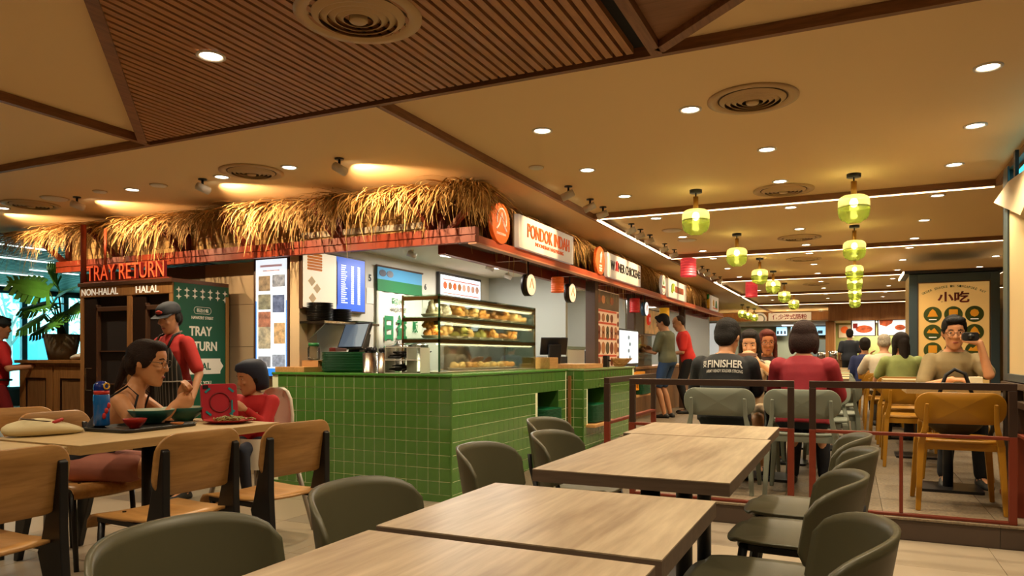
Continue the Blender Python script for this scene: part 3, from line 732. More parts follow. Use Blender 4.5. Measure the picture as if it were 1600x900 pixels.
# small fittings on the stall ceiling
for k, (x, y, lb) in enumerate([(-3.2, 5.9, 'black box lamp under canopy, nearest'), (-3.18, 6.25, 'black box lamp under canopy, second'), (-3.16, 6.7, 'black box lamp under canopy, third'), (-3.15, 7.1, 'black box lamp under canopy, fourth')]):
    t = thing('box_lamp', lb, 'lamp', (x, y, 2.15), 0, 'small box lamps over the display case')
    obj('housing', G().box(-.05, .05, -.035, .035, -.07, -.0), m_black, t, bev=.004)
    obj('lens', G().box(-.04, .04, -.026, .026, -.073, -.0705), m_lamp, t)
for k, (x, y, lb) in enumerate([(-3.9, 6.0, 'pale spotlight inside stall near the green banner'), (-3.7, 7.3, 'grey spotlight inside stall over the display case'), (-3.9, 8.2, 'small spotlight inside stall near the partition')]):
    t = thing('stall_spotlight', lb, 'spotlight', (x, y, 2.15), 0, 'spotlights inside the stall')
    obj('mount', G().cyl((0,0,0), (0,0,-.02), .02, None, 12), m_white, t)
    obj('barrel', G().cyl((-.03,-.03,-.03), (.03,.03,-.06), .028, None, 14), m_spotw, t, True)
# ================================================================ GREEN TILED COUNTERS
m_gt = M('green_tile', '#4d7734', .16, noise=(9, .10), coat=.2); m_ggr = M('green_grout', '#e8edca', .8)
m_wcount = WOOD('counter_wood', '#cf9d63', '#b07f48', 'Y', 1, .45)
TT = .1
tfY = G().box(.0026, TT-.0026, -.0025, 0, .0026, TT-.0026).mesh('tile'); tfY.materials.append(m_gt)     # faces -Y
tfX = G().box(0, .0025, .0026, TT-.0026, .0026, TT-.0026).mesh('tile'); tfX.materials.append(m_gt)       # faces +X
def tile(me, loc, par):
    o = bpy.data.objects.new('tile', me); COL.objects.link(o); o.parent = par; o.location = loc
CT = .975
c1 = thing('tiled_counter', 'green tiled stall counter with glass display case on top', 'counter', (-2.738, 4.758, 0))
ox, oy = -2.738, 4.758
cg = G().box(-1.77, -1.65, 0, .33, 0, CT-.02).box(-1.65, -.35, 0, .7, 0, CT-.02).box(-.35, 0, 0, 1.66, 0, CT-.02).box(-.35, 0, 2.21, 2.44, 0, CT-.02).box(-.35, 0, 1.66, 2.21, .79, CT-.02).box(-.35, 0, 1.66, 2.21, 0, .30).box(-.35, -.33, 1.66, 2.21, .30, .79)
obj('core', cg, m_ggr, c1)
obj('top', G().box(-1.77, -1.65, -.012, .33, CT-.02, CT).box(-1.65, .012, -.012, .7, CT-.02, CT).box(-.5, .012, .7, 2.45, CT-.02, CT), M('counter_top_green', '#4a8434', .25), c1, bev=.004)
obj('corner_trim', G().box(-.006, .01, -.01, .006, 0, CT-.02), m_gt, c1, bev=.003)
z0 = CT-.02-.1
nt_ = 0; restt = G()
for r in range(10):
    z = z0-r*TT
    for c in range(18):
        x = -.006-(c+1)*TT
        if x < -1.78: continue
        if z < -.03: continue
        tile(tfY, (x, 0, max(z, 0)), c1); nt_ += 1
for r in range(10):
    z = z0-r*TT
    if z < -.03: continue
    for c in range(24):
        y = .006+c*TT
        if 1.6 < y < 2.2 and .29 < z+.05 < .79: continue
        if r < 5 or c < 2: tile(tfX, (0, y, max(z, 0)), c1)
        else: restt.box(0, .0025, y+.002, y+TT-.0026, max(z,0)+.002, max(z,0)+TT-.0026)
obj('tile_field', restt, m_gt, c1, kind='stuff')
obj('ledge', G().box(-.3, .13, 1.6, 2.26, .36, .39), m_wcount, c1, bev=.004)
# second counter
c2 = thing('tiled_counter', 'second green tiled counter with tray niche, nearer the aisle rail', 'counter', (-2.575, 7.27, 0)); 
cg = G().box(-.6, 0, 0, .14, 0, CT-.02).box(-.6, 0, .82, 1.98, 0, CT-.02).box(-.6, 0, .14, .82, .79, CT-.02).box(-.6, 0, .14, .82, 0, .34).box(-.6, -.4, .14, .82, .34, .79)
obj('core', cg, m_ggr, c2)
obj('top', G().box(-.62, .012, -.012, 2.0, CT-.02, CT), M('counter_top_pale', '#8ea06a', .3), c2, bev=.004)
obj('corner_trim', G().box(-.006, .01, -.01, .006, 0, CT-.02), m_gt, c2, bev=.003)
for r in range(9):
    z = z0-r*TT
    for c in range(3):
        tile(tfY, (-.006-(c+1)*TT, 0, z), c2)
    for c in range(19):
        y = .006+c*TT
        if .1 < y < .8 and .33 < z+.05 < .79: continue
        tile(tfX, (0, y, z), c2)
obj('ledge', G().box(-.38, .11, .08, .9, .345, .375), m_wcount, c2, bev=.004)
obj('timber_post', G().box(-.16, -.13, -.04, -.012, .2, .9), m_cabw, c2)
obj('base_strip', G().box(-1.77, 0, -.004, 0, 0, .053), m_gt, c1); obj('base_strip', G().box(0, .004, 0, 2.44, 0, .053), m_gt, c1); obj('base_strip', G().box(0, .004, 0, 1.98, 0, .053), m_gt, c2)
m_gln = M('niche_green', '#3f6a2c', .25)
obj('niche_lining', G().box(-.33, -.002, 1.66, 1.668, .39, .788), m_gln, c1); obj('niche_lining', G().box(-.33, -.002, 2.202, 2.21, .39, .788), m_gln, c1); obj('niche_lining', G().box(-.328, -.32, 1.668, 2.202, .39, .788), m_gln, c1)
obj('niche_lining', G().box(-.39, -.002, .141, .149, .376, .788), m_gln, c2); obj('niche_lining', G().box(-.39, -.002, .811, .819, .376, .788), m_gln, c2); obj('niche_lining', G().box(-.398, -.39, .15, .81, .376, .788), m_gln, c2)
# third counter further along
c3 = thing('stall_counter', 'pale timber counter of the third stall behind standing men', 'counter', (-3.0, 9.9, 0))
obj('body', G().box(-.5, 0, 0, 6.2, .135, .9), m_cabd, c3)
obj('top', G().box(-.52, .02, -.02, 6.22, .9, .94), m_wcount, c3, bev=.004)
obj('front_shelf', G().box(0, .25, .1, .9, .52, .55), m_wcount, c3)
# ---------------------------------------------------------------- trays
m_tray = M('tray_green', '#0f5a35', .4, noise=(8, .08))
def tray_mesh(w, d, h):
    g = G(); P0 = rrect(w-.05, d-.05, .04, 4); P1 = rrect(w-.01, d-.01, .05, 4); P2 = rrect(w, d, .055, 4)
    rs = [[(x, y, 0) for x, y in P0], [(x, y, h) for x, y in P1], [(x, y, h) for x, y in P2], [(x, y, h-.004) for x, y in P2], [(x*.985, y*.985, -.003) for x, y in P0]]
    g.rings(rs[::-1], True); me = g.mesh('serving_tray', True); me.materials.append(m_tray); return me
tm3 = tray_mesh(.45, .34, .02)
def tray_stack(x, y, z, n, rz, where, grp):
    for k in range(n):
        o = bpy.data.objects.new('serving_tray', tm3); COL.objects.link(o); o.location = (x, y, z+.004+k*.0135); o.rotation_euler = (0, 0, rz+rr.uniform(-.02, .02))
        pos = 'topmost' if k == n-1 else 'bottom' if k == 0 else '%s from the bottom' % ord_[k]
        tag(o, 'green plastic tray %s, %s of its stack' % (where, pos), 'tray', grp)
tray_stack(-3.93, 5.06, CT, 12, .72, 'on the first counter top', 'green trays on the counter')
tray_stack(-2.82, 6.66, .39, 14, PI/2, 'in the first counter niche', 'green trays in the first niche')
tray_stack(-2.68, 7.73, .375, 14, PI/2, 'in the second counter niche', 'green trays in the second niche')
tray_stack(-2.86, 10.4, .55, 14, PI/2, 'on the third stall front shelf', 'green trays at the third stall')
# ---------------------------------------------------------------- glass display case
m_gl = GLASS('case_glass', '#eef6ee', .8); m_edge = M('glass_edge_green', '#1d4a30', .2); m_case = M('case_bronze', '#86653a', .35, .3)
m_caseled = EMIT('case_led', '#ffd9a0', 8)
dc = thing('display_case', 'glass heated display case with three tiers of fried food', 'display case', (-3.10, 4.93, CT))
L = 1.92; D = .22   # half depth .18
x0, x1 = -.2, .155
obj('base_plate', G().box(x0, x1, 0, L, 0, .012), M('case_steel', '#b9b2a5', .3, .9), dc)
for nm, z in (('lower_shelf', .272), ('upper_shelf', .445), ('top_frame', .615)):
    s = obj(nm, G().box(x0+.004, x1-.004, .006, L-.006, z, z+.008), m_gl if nm != 'top_frame' else m_gl, dc)
    obj('rail', G().box(x1-.02, x1, 0, L, z-.028, z).box(x0, x1-.02, 0, .018, z-.028, z).box(x0, x1-.02, L-.018, L, z-.028, z), m_case, s)
    obj('lamp_strip', G().box(x1-.05, x1-.03, .03, L-.03, z-.044, z-.034), m_caseled, s)
    light('case_lamp', 'AREA', (-3.10+.12, 4.93+L/2, CT+z-.05), 13, WARM, .05, (0,0,0), sy=L-.1)
for x, y in ((x1-.012, 0), (x0, 0), (x1-.012, L-.012), (x0, L-.012)):
    obj('post', G().box(x, x+.012, y, y+.012, .012, .63), m_edge if y == 0 and x > 0 else m_case, dc)
for z in (.39, .565):
    obj('clamp', G().box(x1-.06, x1-.02, .012, .03, z-.005, z+.03), m_case, dc); obj('clamp', G().box(x1-.06, x1-.02, L-.03, L-.012, z-.005, z+.03), m_case, dc)
obj('front_pane', G().box(x1-.005, x1, .012, L-.012, .014, .63), m_gl, dc)
obj('side_pane', G().box(x0+.012, x1-.012, 0, .005, .014, .63), m_gl, dc)
obj('side_pane', G().box(x0+.012, x1-.012, L-.005, L, .014, .63), m_gl, dc)
# food
foods = {'bun': (M('food_bun', '#f0ecdc', .6, noise=(30, .08)), 'steamed white bun'), 'fry': (M('food_fry', '#d99a4a', .6, noise=(40, .3), bump=(60, .5)), 'golden fried chicken piece'), 'dark': (M('food_dark', '#8a5a24', .55, noise=(40, .3), bump=(60, .5)), 'dark glazed fried piece'), 'herb': (M('food_herb', '#8f8a3a', .6, noise=(50, .35), bump=(60, .4)), 'herb fritter'), 'pale': (M('food_pale', '#e2b872', .6, noise=(40, .2), bump=(60, .4)), 'pale crumbed cutlet')}
def lump(seed, r):
    q = random.Random(seed); g = G(); g.ell((0,0,0), (r, r*.8, r*.7), 10, 7)
    g.v = [tuple(c*(1+q.uniform(-.16, .16)) for c in v) for v in g.v]
    return g
fm = {}
for kd, (mm, _) in foods.items():
    for s in range(3):
        me = lump(s*7+len(kd), .039 if kd != 'bun' else .041).mesh(kd+'_piece', True); me.materials.append(mm); fm[kd, s] = me
m_dish = M('white_dish', '#e6dfd0', .35)
q = random.Random(11)
def pile(y, z, kind, n, tier, idx, heap=1):
    px, py, pz = -3.08, 4.93+y, CT+z
    t = tag(obj('serving_dish', G().lathe([(.03,0),(.075,.003),(.095,.022),(.098,.022),(.08,.0),(.03,-.002)], 20, at(0,0,.002)), m_dish, smooth=True), 'white food dish on the %s tier, %s from the left' % (tier, ord_[idx]), 'dish', 'dishes in the display case'); t.location = (px, py, pz)
    for k in range(n):
        a = q.random()*6.28; rr_ = .055*math.sqrt(q.random()); lv = int(k//4)
        o = bpy.data.objects.new(kind+'_piece', fm[kind, k % 3]); COL.objects.link(o)
        o.location = (px+rr_*math.cos(a+k*2.4), py+rr_*math.sin(a+k*2.4)*1.1, pz+.040+lv*.036*heap); o.rotation_euler = (q.random()*3, q.random()*3, q.random()*6)
        tag(o, '%s heaped in the %s dish of the %s tier' % (foods[kind][1], ord_[idx], tier), 'food', 'food in the %s tier of the case' % tier)
for i, (y, kd, n_) in enumerate([(.12,'bun',9),(.32,'bun',9),(.53,'fry',11),(.75,'pale',8),(.97,'fry',8),(1.18,'dark',9),(1.40,'fry',12),(1.61,'pale',8),(1.80,'pale',6)]):
    pile(y, .455, kd, n_, 'upper', i)
for i, (y, kd, n_) in enumerate([(.12,'fry',12),(.33,'pale',9),(.54,'herb',5),(.76,'pale',5),(.97,'herb',5),(1.18,'fry',6),(1.39,'dark',4),(1.60,'fry',6)]):
    pile(y, .282, kd, n_, 'middle', i)
for i, (y, kd, n_) in enumerate([(.55,'pale',4),(.8,'fry',4),(1.05,'pale',4),(1.3,'pale',4),(1.55,'fry',4)]):
    pile(y, .012, kd, n_, 'bottom', i)
# ---------------------------------------------------------------- things on the first counter
m_ss = M('stainless', '#b5b0a8', .22, 1); m_blk = M('black_plastic', '#15151a', .4)
tag(obj('counter_board', G().box(-.16, .16, -.2, .2, 0, .045), m_wcount, bev=.003), 'timber board on the left end of counter', 'board').location = (-4.35, 4.99, CT)
def can(x, y, r, h, lb, seed):
    t = thing('cutlery_can', lb, 'container', (x, y, CT), 0, 'steel cutlery cans on the counter')
    obj('body', G().lathe([(r*1.04,.0),(r*1.04,.008),(r,.01),(r,h),(r-.002,h),(r-.002,.01)], 28), m_ss, t, True)
    q = random.Random(seed)
    for k in range(16):
        a = q.random()*6.28; d = r*.8*math.sqrt(q.random())
        c = Vector((d*math.cos(a), d*math.sin(a), h+.012+q.random()*.02)); e = c+Vector((q.uniform(-.01,.01), q.uniform(-.01,.01), .022))
        obj('spoon', G().ell(c, (.014,.008,.02), 8, 6).cyl(c-Vector((0,0,.1)), c, .004, None, 6), m_blk, t, True)
can(-3.56, 4.86, .062, .165, 'wider steel can full of black spoons beside green trays', 1)
can(-3.43, 4.86, .045, .165, 'narrower steel can full of black spoons', 2)
m_acr = GLASS('acrylic', '#f4f4f0', .85, .05); m_acre = M('acrylic_edge', '#cfccc0', .2)
ax = thing('cutlery_box', 'clear two tier acrylic box holding black cutlery', 'box', (-3.19, 4.845, CT))
for z in (0, .105, .205):
    s = obj('tray_floor', G().box(-.165, .165, -.07, .07, z, z+.004), m_acr, ax)
    obj('edge', G().box(-.167, .167, -.072, -.069, z-.001, z+.006), m_acre, s)
for x in (-.166, .04, .163): obj('divider', G().box(x, x+.003, -.07, .07, .004, .205), m_acre, ax)
obj('front_pane', G().box(-.163, .163, -.072, -.070, .006, .104), m_acr, ax)
for lv in range(2):
    for k in range(9):
        a = q.uniform(-.5, .5)
        p = Vector((-.07+q.uniform(-.05,.05), q.uniform(-.04,.04), .025+lv*.104+k*.005)); d = Vector((math.cos(a), math.sin(a)*.4, q.uniform(-.1,.1)))*.06
        obj('cutlery', G().tube([p-d, p, p+d], [.005,.008,.012], 6), m_blk, ax, True)
# point of sale terminal
def pos(x, y, rz, lb, s=1):
    t = thing('sale_terminal', lb, 'sale terminal', (x, y, CT), rz, 'sale terminals'); t.scale = (s, s, s)
    obj('base', G().box(-.12, .12, -.02, .16, 0, .02), m_blk, t, bev=.006)
    obj('stand', G().add([(-.06,.02,.02),(.06,.02,.02),(.06,.12,.02),(-.06,.12,.02),(-.07,.1,.26),(.07,.1,.26),(.07,.16,.26),(-.07,.16,.26)], [(3,2,1,0),(4,5,6,7),(0,1,5,4),(1,2,6,5),(2,3,7,6),(3,0,4,7)]), m_blk, t, bev=.004)
    Rm = at(0,.06,.25) @ Matrix.Rotation(math.radians(-22), 4, 'X')
    d = obj('monitor', G().box(-.15, .15, .0, .025, -.1, .1, Rm), m_blk, t, bev=.004)
    obj('screen', G().box(-.135, .135, -.002, -.0005, -.085, .085, Rm), M('pos_screen', '#7d8fa3', .2, emit=.35), d)
    obj('printer', G().box(.1, .22, .03, .2, .0, .13), m_blk, t, bev=.006)
    obj('slip', G().box(-.05, .05, -.035, -.032, .06, .13), m_white, t)
    return t
pos(-4.13, 5.28, -.3, 'black sale terminal with tilted grey screen behind green trays', 1.3)
pos(-3.02, 7.5, PI+.6, 'black sale terminal standing between two green counters', 1.0)
tag(obj('card_reader', G().box(-.035, .035, -.075, .075, 0, .03).box(-.028, .028, -.07, -.02, .03, .034), M('reader_red', '#5a1a14', .4), bev=.006), 'small red card reader lying on the tray stack side', 'card reader').location = (-4.0, 5.0, CT+.176)
def pot(x, y, r, h, lb):
    t = thing('stock_pot', lb, 'pot', (x, y, CT-.05), 0, 'stock pots behind the counter')
    obj('body', G().lathe([(.001,0),(r,0),(r,h),(r+.006,h+.004),(r-.004,h),(r-.004,.01)], 28), m_ss, t, True)
    obj('lid', G().lathe([(r,h+.002),(r*.9,h+.02),(.03,h+.035),(.025,h+.06),(.001,h+.062)], 28), m_ss, t, True)
    for s in (-1, 1): obj('handle', G().tube([(s*r,-.04,h*.75),(s*(r+.04),-.03,h*.78),(s*(r+.04),.03,h*.78),(s*r,.04,h*.75)], .006, 6), m_blk, t)
tag(obj('back_bench', G().box(-4.39, -3.98, 5.95, 8.6, 0, CT-.052), m_ss, bev=.004), 'steel bench along the back wall of first stall', 'bench')
pot(-4.17, 6.15, .12, .28, 'steel stock pot behind counter, left one'); pot(-4.17, 6.5, .13, .3, 'steel stock pot behind counter, right one')
# shelf with stacked plates
sh = thing('wall_shelf', 'steel wall shelf carrying stacks of black plates', 'shelf', (-4.4, 5.27, 1.40))
obj('board', G().box(.002, .28, -.3, .5, 0, .02), m_ss, sh)
for y in (-.2, .4): obj('bracket', G().add([(.005,y,0),(.2,y,0),(.005,y,-.15),(.005,y+.01,0),(.2,y+.01,0),(.005,y+.01,-.15)], [(0,1,2),(5,4,3),(0,3,4,1),(1,4,5,2),(2,5,3,0)]), m_ss, sh)
pmh = G().lathe([(.001,.0),(.06,.0),(.115,.012),(.117,.014),(.115,.016),(.06,.004),(.001,.004)], 28).mesh('plate', True); pmh.materials.append(M('plate_black', '#1c1814', .3))
for (x, y, n_, lb) in ((-4.27, 5.09, 11, 'left stack on the steel shelf'), (-4.26, 5.34, 8, 'right stack on the steel shelf')):
    for k in range(n_):
        o = bpy.data.objects.new('plate', pmh); COL.objects.link(o); o.location = (x, y, 1.421+k*.0145)
        tag(o, 'black round plate, %s, %s' % (lb, 'topmost' if k == n_-1 else ord_[k]+' from the bottom'), 'plate', 'black plates, '+lb)
tag(obj('menu_folder', G().prism(rrect(.2, .3, .01, 2), 0, .018), M('folder_green', '#41512e', .6)), 'flat green and tan folders on the steel shelf', 'folder').location = (-4.25, 5.62, 1.421)
t = thing('cardboard_box', 'open cardboard box standing under the plate shelf', 'box', (-4.28, 5.02, CT))
obj('body', G().box(-.1, .08, -.04, .12, 0, .1), M('cardboard', '#b98a57', .8), t); obj('flap', G().box(.08, .12, -.04, .12, .098, .101), M('cardboard'), t)
t = thing('sauce_jar', 'clear jar with green lid on the cardboard box', 'jar', (-4.28, 5.02, CT+.104))
obj('body', G().lathe([(.001,0),(.05,0),(.055,.02),(.055,.1),(.045,.12)], 20), m_acr, t, True); obj('lid', G().cyl((0,0,.118), (0,0,.15), .048, None, 18), M('lid_green', '#1e6a35', .4), t, True)
# ---------------------------------------------------------------- menu screens and banner
m_scr_cream = M('screen_cream', '#ead9b8', .4, emit=.75); m_scr_blue = M('screen_blue', '#2f5fd0', .4, emit=.75); m_scr_white = M('screen_white', '#e6eef4', .4, emit=.9); m_frameb = M('frame_brown', '#4a3020', .4)
ms = thing('menu_screen', 'wall menu screen, cream food side and blue price list', 'screen', (-4.398, 5.42, 1.53))
obj('frame', G().box(0, .04, -.46, .45, 0, .53), m_frameb, ms, bev=.003)
obj('food_side', G().box(.04, .043, -.45, .0, .015, .515), m_scr_cream, ms)
obj('price_side', G().prism([(0,.0),(.02,.06),(.02,.44),(0,.5),(.435,.5),(.435,.0)], .0, .0035, at(.04,0,.015,FX)), m_scr_blue, ms)
for k in range(6): obj('food_slice', G().prism(rrect(.2, .022, .01, 3), 0, .002, at(.0435,-.30,.36+k*.026,FX)), M('slice_orange', '#d97a1e', .5, emit=.35), ms)
for y, z in ((-.34,.25),(-.27,.19),(-.33,.10)): obj('food_parcel', G().prism([(-.05,0),(0,.045),(.05,0),(0,-.045)], 0, .002, at(.0435,y,z,FX)), M('parcel', '#c9a878', .5, emit=.4), ms)
g = G()
for k in range(19):
    z = .075+k*.0195+.01
    w_ = .05+q.random()*.05; g.box(.044,.0452,.07,.07+w_,z,z+.009); g.box(.044,.0452,.22,.26,z-.002,z+.011); g.box(.044,.0452,.32,.36,z-.002,z+.011)
obj('price_rows', g, M('screen_text', '#ffffff', .5, emit=.9), ms, kind='stuff')
for s_, y, w9 in (('5', 6.0, 'beside the blue price list'), ('6', 7.05, 'right of the green banner')):
    t = thing('wall_number', 'black digit on the stall wall %s' % w9, 'number', (-4.399, y, 1.86)); obj('lettering', put(text(s_, ext=.002, h=.07, w=.045, bold=.03), at(.001,0,.04,FX)), m_bk, t)
for k, (y, z) in enumerate(((6.0, 1.64), (7.05, 1.66))):
    tag(obj('notice_sheet', G().box(0, .003, -.06, .06, 0, .16), M('paper', '#d9d6cc', .7)), ('pale notice sheet left of the green banner', 'pale notice sheet right of the green banner')[k], 'notice').location = (-4.398, y, z)
bn = thing('cloth_banner', 'white cloth banner with blue top, green band and green Chinese characters', 'banner', (-4.395, 6.5, 1.0))
m_cloth = M('banner_cloth', '#d9d8c6', .8, emit=.05)
g = G(); NN = 25; rs = []
for i in range(NN):
    y = -.42+.84*i/(NN-1); xx = .02+.008*math.sin(i*1.1); rs.append([(xx,y,0),(xx,y,.78),(xx+.003,y,.78),(xx+.003,y,0)])
g.rings(rs); obj('cloth', g, m_cloth, bn, True)
obj('green_band', G().box(.030, .034, -.42, .42, .78, .9), M('banner_green', '#0e6a38', .7), bn)
obj('blue_band', G().box(.028, .032, -.42, .42, .9, 1.03), M('banner_blue', '#3f8fc0', .6), bn)
for y in (-.33, -.2): obj('dark_lens', G().prism(circ(.06, 20, 0, 0, .035), 0, .002, at(.033,y,.965,FX)), M('lens_navy', '#0e1d38', .3), bn)
obj('rod', G().cyl((.03,-.44,1.035), (.03,.44,1.035), .01, None, 10), m_frameb, bn)
m_chg = M('char_green', '#0e7440', .6)
obj('lettering', put(text('街边小贩', ext=.001, w=.24, h=.07, bold=.02), at(.034,-.05,.69,FX)), m_chg, bn)
obj('lettering', put(text('HAWKER STREET', ext=.001, w=.3, h=.045, bold=.01), at(.034,-.05,.6,FX)), m_bk, bn)
obj('lettering', put(text('日', ext=.001, w=.16, h=.26, bold=.045), at(.034,-.22,.40,FX)), m_chg, bn)
obj('lettering', put(text('益', ext=.001, w=.19, h=.26, bold=.03), at(.034,.02,.42,FX)), m_chg, bn)
obj('lettering', put(text('米', ext=.001, w=.16, h=.24, bold=.04), at(.034,-.25,.11,FX)), m_chg, bn)
obj('lettering', put(text('干', ext=.001, w=.18, h=.24, bold=.045), at(.034,-.02,.11,FX)), m_chg, bn)
obj('lettering', put(text('贩', ext=.001, w=.11, h=.13, bold=.03), at(.034,.28,.43,FX)), m_chg, bn)
obj('lettering', put(text('集', ext=.001, w=.1, h=.12, bold=.03), at(.034,.26,.22,FX)), m_chg, bn)
m2 = thing('menu_screen', 'white menu screen with bowls pictures behind the display case', 'screen', (-4.398, 7.82, 1.4))
obj('frame', G().box(0, .04, -.53, .53, 0, .7), M('frame_grey', '#3c3a38', .4), m2, bev=.003)
obj('panel', G().box(.04, .043, -.5, .5, .03, .67), m_scr_white, m2)
for k in range(8): 
    rm_ = ('#b5552a', '#8a5a30')[k % 2] if k < 4 else '#c79a86'
    obj('bowl_picture', G().prism(circ(.045, 18), 0, .002, at(.0435,-.4+k*.115,.55,FX)), M('bowl_pic_%d' % (k//4*2+k % 2), rm_, .5, emit=.3), m2)
for z in (.62, .46, .42, .2): obj('text_bar', G().box(.0435,.045,-.45,.45,z-.006,z+.006), M('bar_red', '#c96a5a', .5, emit=.3), m2)
# tall lit food poster facing the seating
ds = thing('poster_screen', 'tall lit poster screen with food photos on tiled wall', 'screen', (-4.815, 5.118, .9))
obj('frame', G().box(-.215, .215, -.05, 0, 0, 1.13), m_frameb, ds, bev=.003)
obj('panel', G().box(-.185, .185, -.053, -.05, .03, 1.1), M('poster_blue_white', '#dfeaf2', .4, emit=1.0), ds)
m_pb = M('poster_blue', '#2f7fe0', .4, emit=.8)
obj('blue_edge', G().box(-.185, -.175, -.055, -.0532, .03, .72).box(.175, .185, -.055, -.0532, .03, .72).box(-.175, .175, -.055, -.0532, .03, .1), m_pb, ds)
cols = ['#8a7a62', '#8a93a0', '#7a7c6a', '#5a6a90', '#9a6a56', '#b79a72', '#a8a088', '#8a8f98', '#8a98b0']
for k, (x, z, w_, h_) in enumerate([(-.08,.88,.14,.14),(.09,.9,.15,.11),(-.08,.71,.15,.14),(.09,.69,.14,.16),(-.08,.55,.15,.14),(.10,.42,.13,.19),(-.08,.38,.15,.2),(-.08,.16,.15,.1),(.09,.17,.15,.11)]):
    obj('food_photo', G().box(x-w_/2, x+w_/2, -.0555, -.0535, z-h_/2, z+h_/2), M('photo_%d' % k, cols[k], .5, emit=.45, noise=(26, .6)), ds)
obj('heading', G().box(-.13, .13, -.0555, -.0535, 1.03, 1.05).box(-.1, .1, -.0555, -.0535, .99, 1.0), M('heading_pink', '#c9a0a0', .5, emit=.5), ds)
# ---------------------------------------------------------------- hanging signs, lanterns
def blade_sign(x, y, z, lb, rim, face):
    t = thing('hanging_sign', lb, 'sign', (x, y, z-.1), 0, 'round hanging stall signs')
    obj('drum', G().cyl((-.06,0,.1), (.0,0,.1), .105, None, 36), rim, t, True)
    f_ = obj('face', G().cyl((.0,0,.1), (.006,0,.1), .098, None, 36), face, t)
    obj('roof_mark', G().tube([(.008,-.045,.07),(.008,0,.16),(.008,.045,.07)], .004, 5), M('mark_gold', '#e0a050', .5), f_)
    obj('hanger', G().cyl((-.03,0,.2), (-.03,0,2.036-z+.1), .008, None, 8), m_black, t)
m_face = M('hang_face', '#f2dcb8', .5, emit=.7)
blade_sign(-2.72, 6.22, 1.78, 'round lit hanging sign over the display case', m_bronze, m_face)
blade_sign(-2.72, 7.33, 1.79, 'round lit hanging sign between the two counters', m_bronze, m_face)
blade_sign(-2.72, 10.45, 1.8, 'round white hanging sign with blue rim at third stall', M('rim_blue', '#24435c', .4), M('hang_face_white', '#eef2f4', .5, emit=.8))
def lantern(x, y, z, r, h, mat, lb, hang):
    t = thing('lantern', lb, 'lantern', (x, y, z), 0, 'hanging lanterns')
    prof = []; nr = 7
    for k in range(nr): prof += [(r, h*k/nr), (r*1.06, h*(k+.3)/nr), (r*1.06, h*(k+.6)/nr), (r, h*(k+.9)/nr)]
    obj('shade', G().lathe([(r*.5,0)]+prof+[(r,h),(r*.5,h)], 24), mat, t, True)
    obj('cord', G().cyl((0,0,h), (0,0,hang-z), .004, None, 6), m_black, t)
lantern(-2.8, 7.1, 1.78, .065, .16, M('lantern_orange', '#d65a1c', .5, emit=.25), 'ribbed orange lantern under the canopy by second round sign', 2.036)
lantern(-2.8, 10.1, 1.73, .07, .2, M('lantern_red', '#b81f1f', .5, emit=.15), 'dark red lantern beside the white hanging sign', 2.036)
lantern(-2.8, 11.9, 1.72, .08, .18, M('lantern_yellow', '#d99a1c', .5, emit=.3), 'yellow lantern above the standing men', 2.036)
m_pink = M('lantern_pink', '#e0414a', .5, emit=.3)
lantern(-1.97, 9.75, 2.17, .1, .24, m_pink, 'translucent pink lantern near the second strip', HC)
lantern(-1.6, 13.4, 2.15, .1, .26, m_pink, 'smaller red lantern farther down the aisle', HC)
# ---------------------------------------------------------------- second and third stall fronts
tag(obj('timber_column', G().box(-.06, .06, -.06, .06, CT, 1.985), M('column_brown', '#4a3324', .5), bev=.003), 'brown timber column beside the photo menu panel', 'column').location = (-2.76, 8.1, 0)
mp_ = thing('menu_board', 'tall menu board of small food photos in rows', 'menu', (-2.78, 8.65, CT+.005))
obj('panel', G().box(0, .04, -.47, .47, 0, .93), M('menu_cream', '#d9b894', .5, emit=.25), mp_)
obj('dark_header', G().box(.04, .042, -.46, .46, .7, .92), M('menu_brown', '#5a4632', .5, emit=.1), mp_)
for z in (.67, .52, .33, .12): obj('red_bar', G().box(.04, .0425, -.45, .36, z, z+.025), M('menu_red', '#c24a2a', .5, emit=.2), mp_)
fi = 0
for r_, (z, n_) in enumerate(((.82,4),(.60,4),(.45,5),(.385,5),(.23,5),(.06,5))):
    for k in range(n_):
        obj('food_photo', G().prism(circ(.07 if r_ in (0,4) else .055, 16, 0, 0, .05 if r_ != 4 else .075), 0, .003, at(.042,-.36+k*.17,z,FX)), M('dish_%d' % (k % 3), ('#7a3a1c', '#a8683a', '#5a4a2c')[k % 3], .5, emit=.15), mp_)
for k in range(6): obj('food_photo', G().prism(circ(.035, 12), 0, .003, at(.042,.42,.1+k*.11,FX)), M('dish_0'), mp_)
ws = thing('poster_screen', 'bright white poster screen beside the photo menu board', 'screen', (-2.78, 9.6, CT+.035))
obj('frame', G().box(0, .04, -.48, .47, -.03, .46), M('frame_grey'), ws); obj('panel', G().box(.04, .043, -.46, .45, 0, .44), M('screen_bluewhite', '#dfeaf6', .4, emit=.75), ws)
for k in range(4): obj('figure', G().prism(circ(.045, 10, 0, 0, .03), 0, .002, at(.0435,.0+.03*(-1)**k,.08+k*.09,FX)), M('fig_grey', '#7a8a94', .5, emit=.4), ws)
tag(obj('timber_column', G().box(-.05, .05, -.05, .05, .135, 1.985), M('column_brown')), 'thin dark column between second and third stall', 'column').location = (-2.86, 10.14, 0)
tag(obj('timber_column', G().box(-.05, .05, -.05, .05, .135, 1.985), M('column_brown')), 'thin dark column beyond the standing men', 'column').location = (-2.86, 13.6, 0)
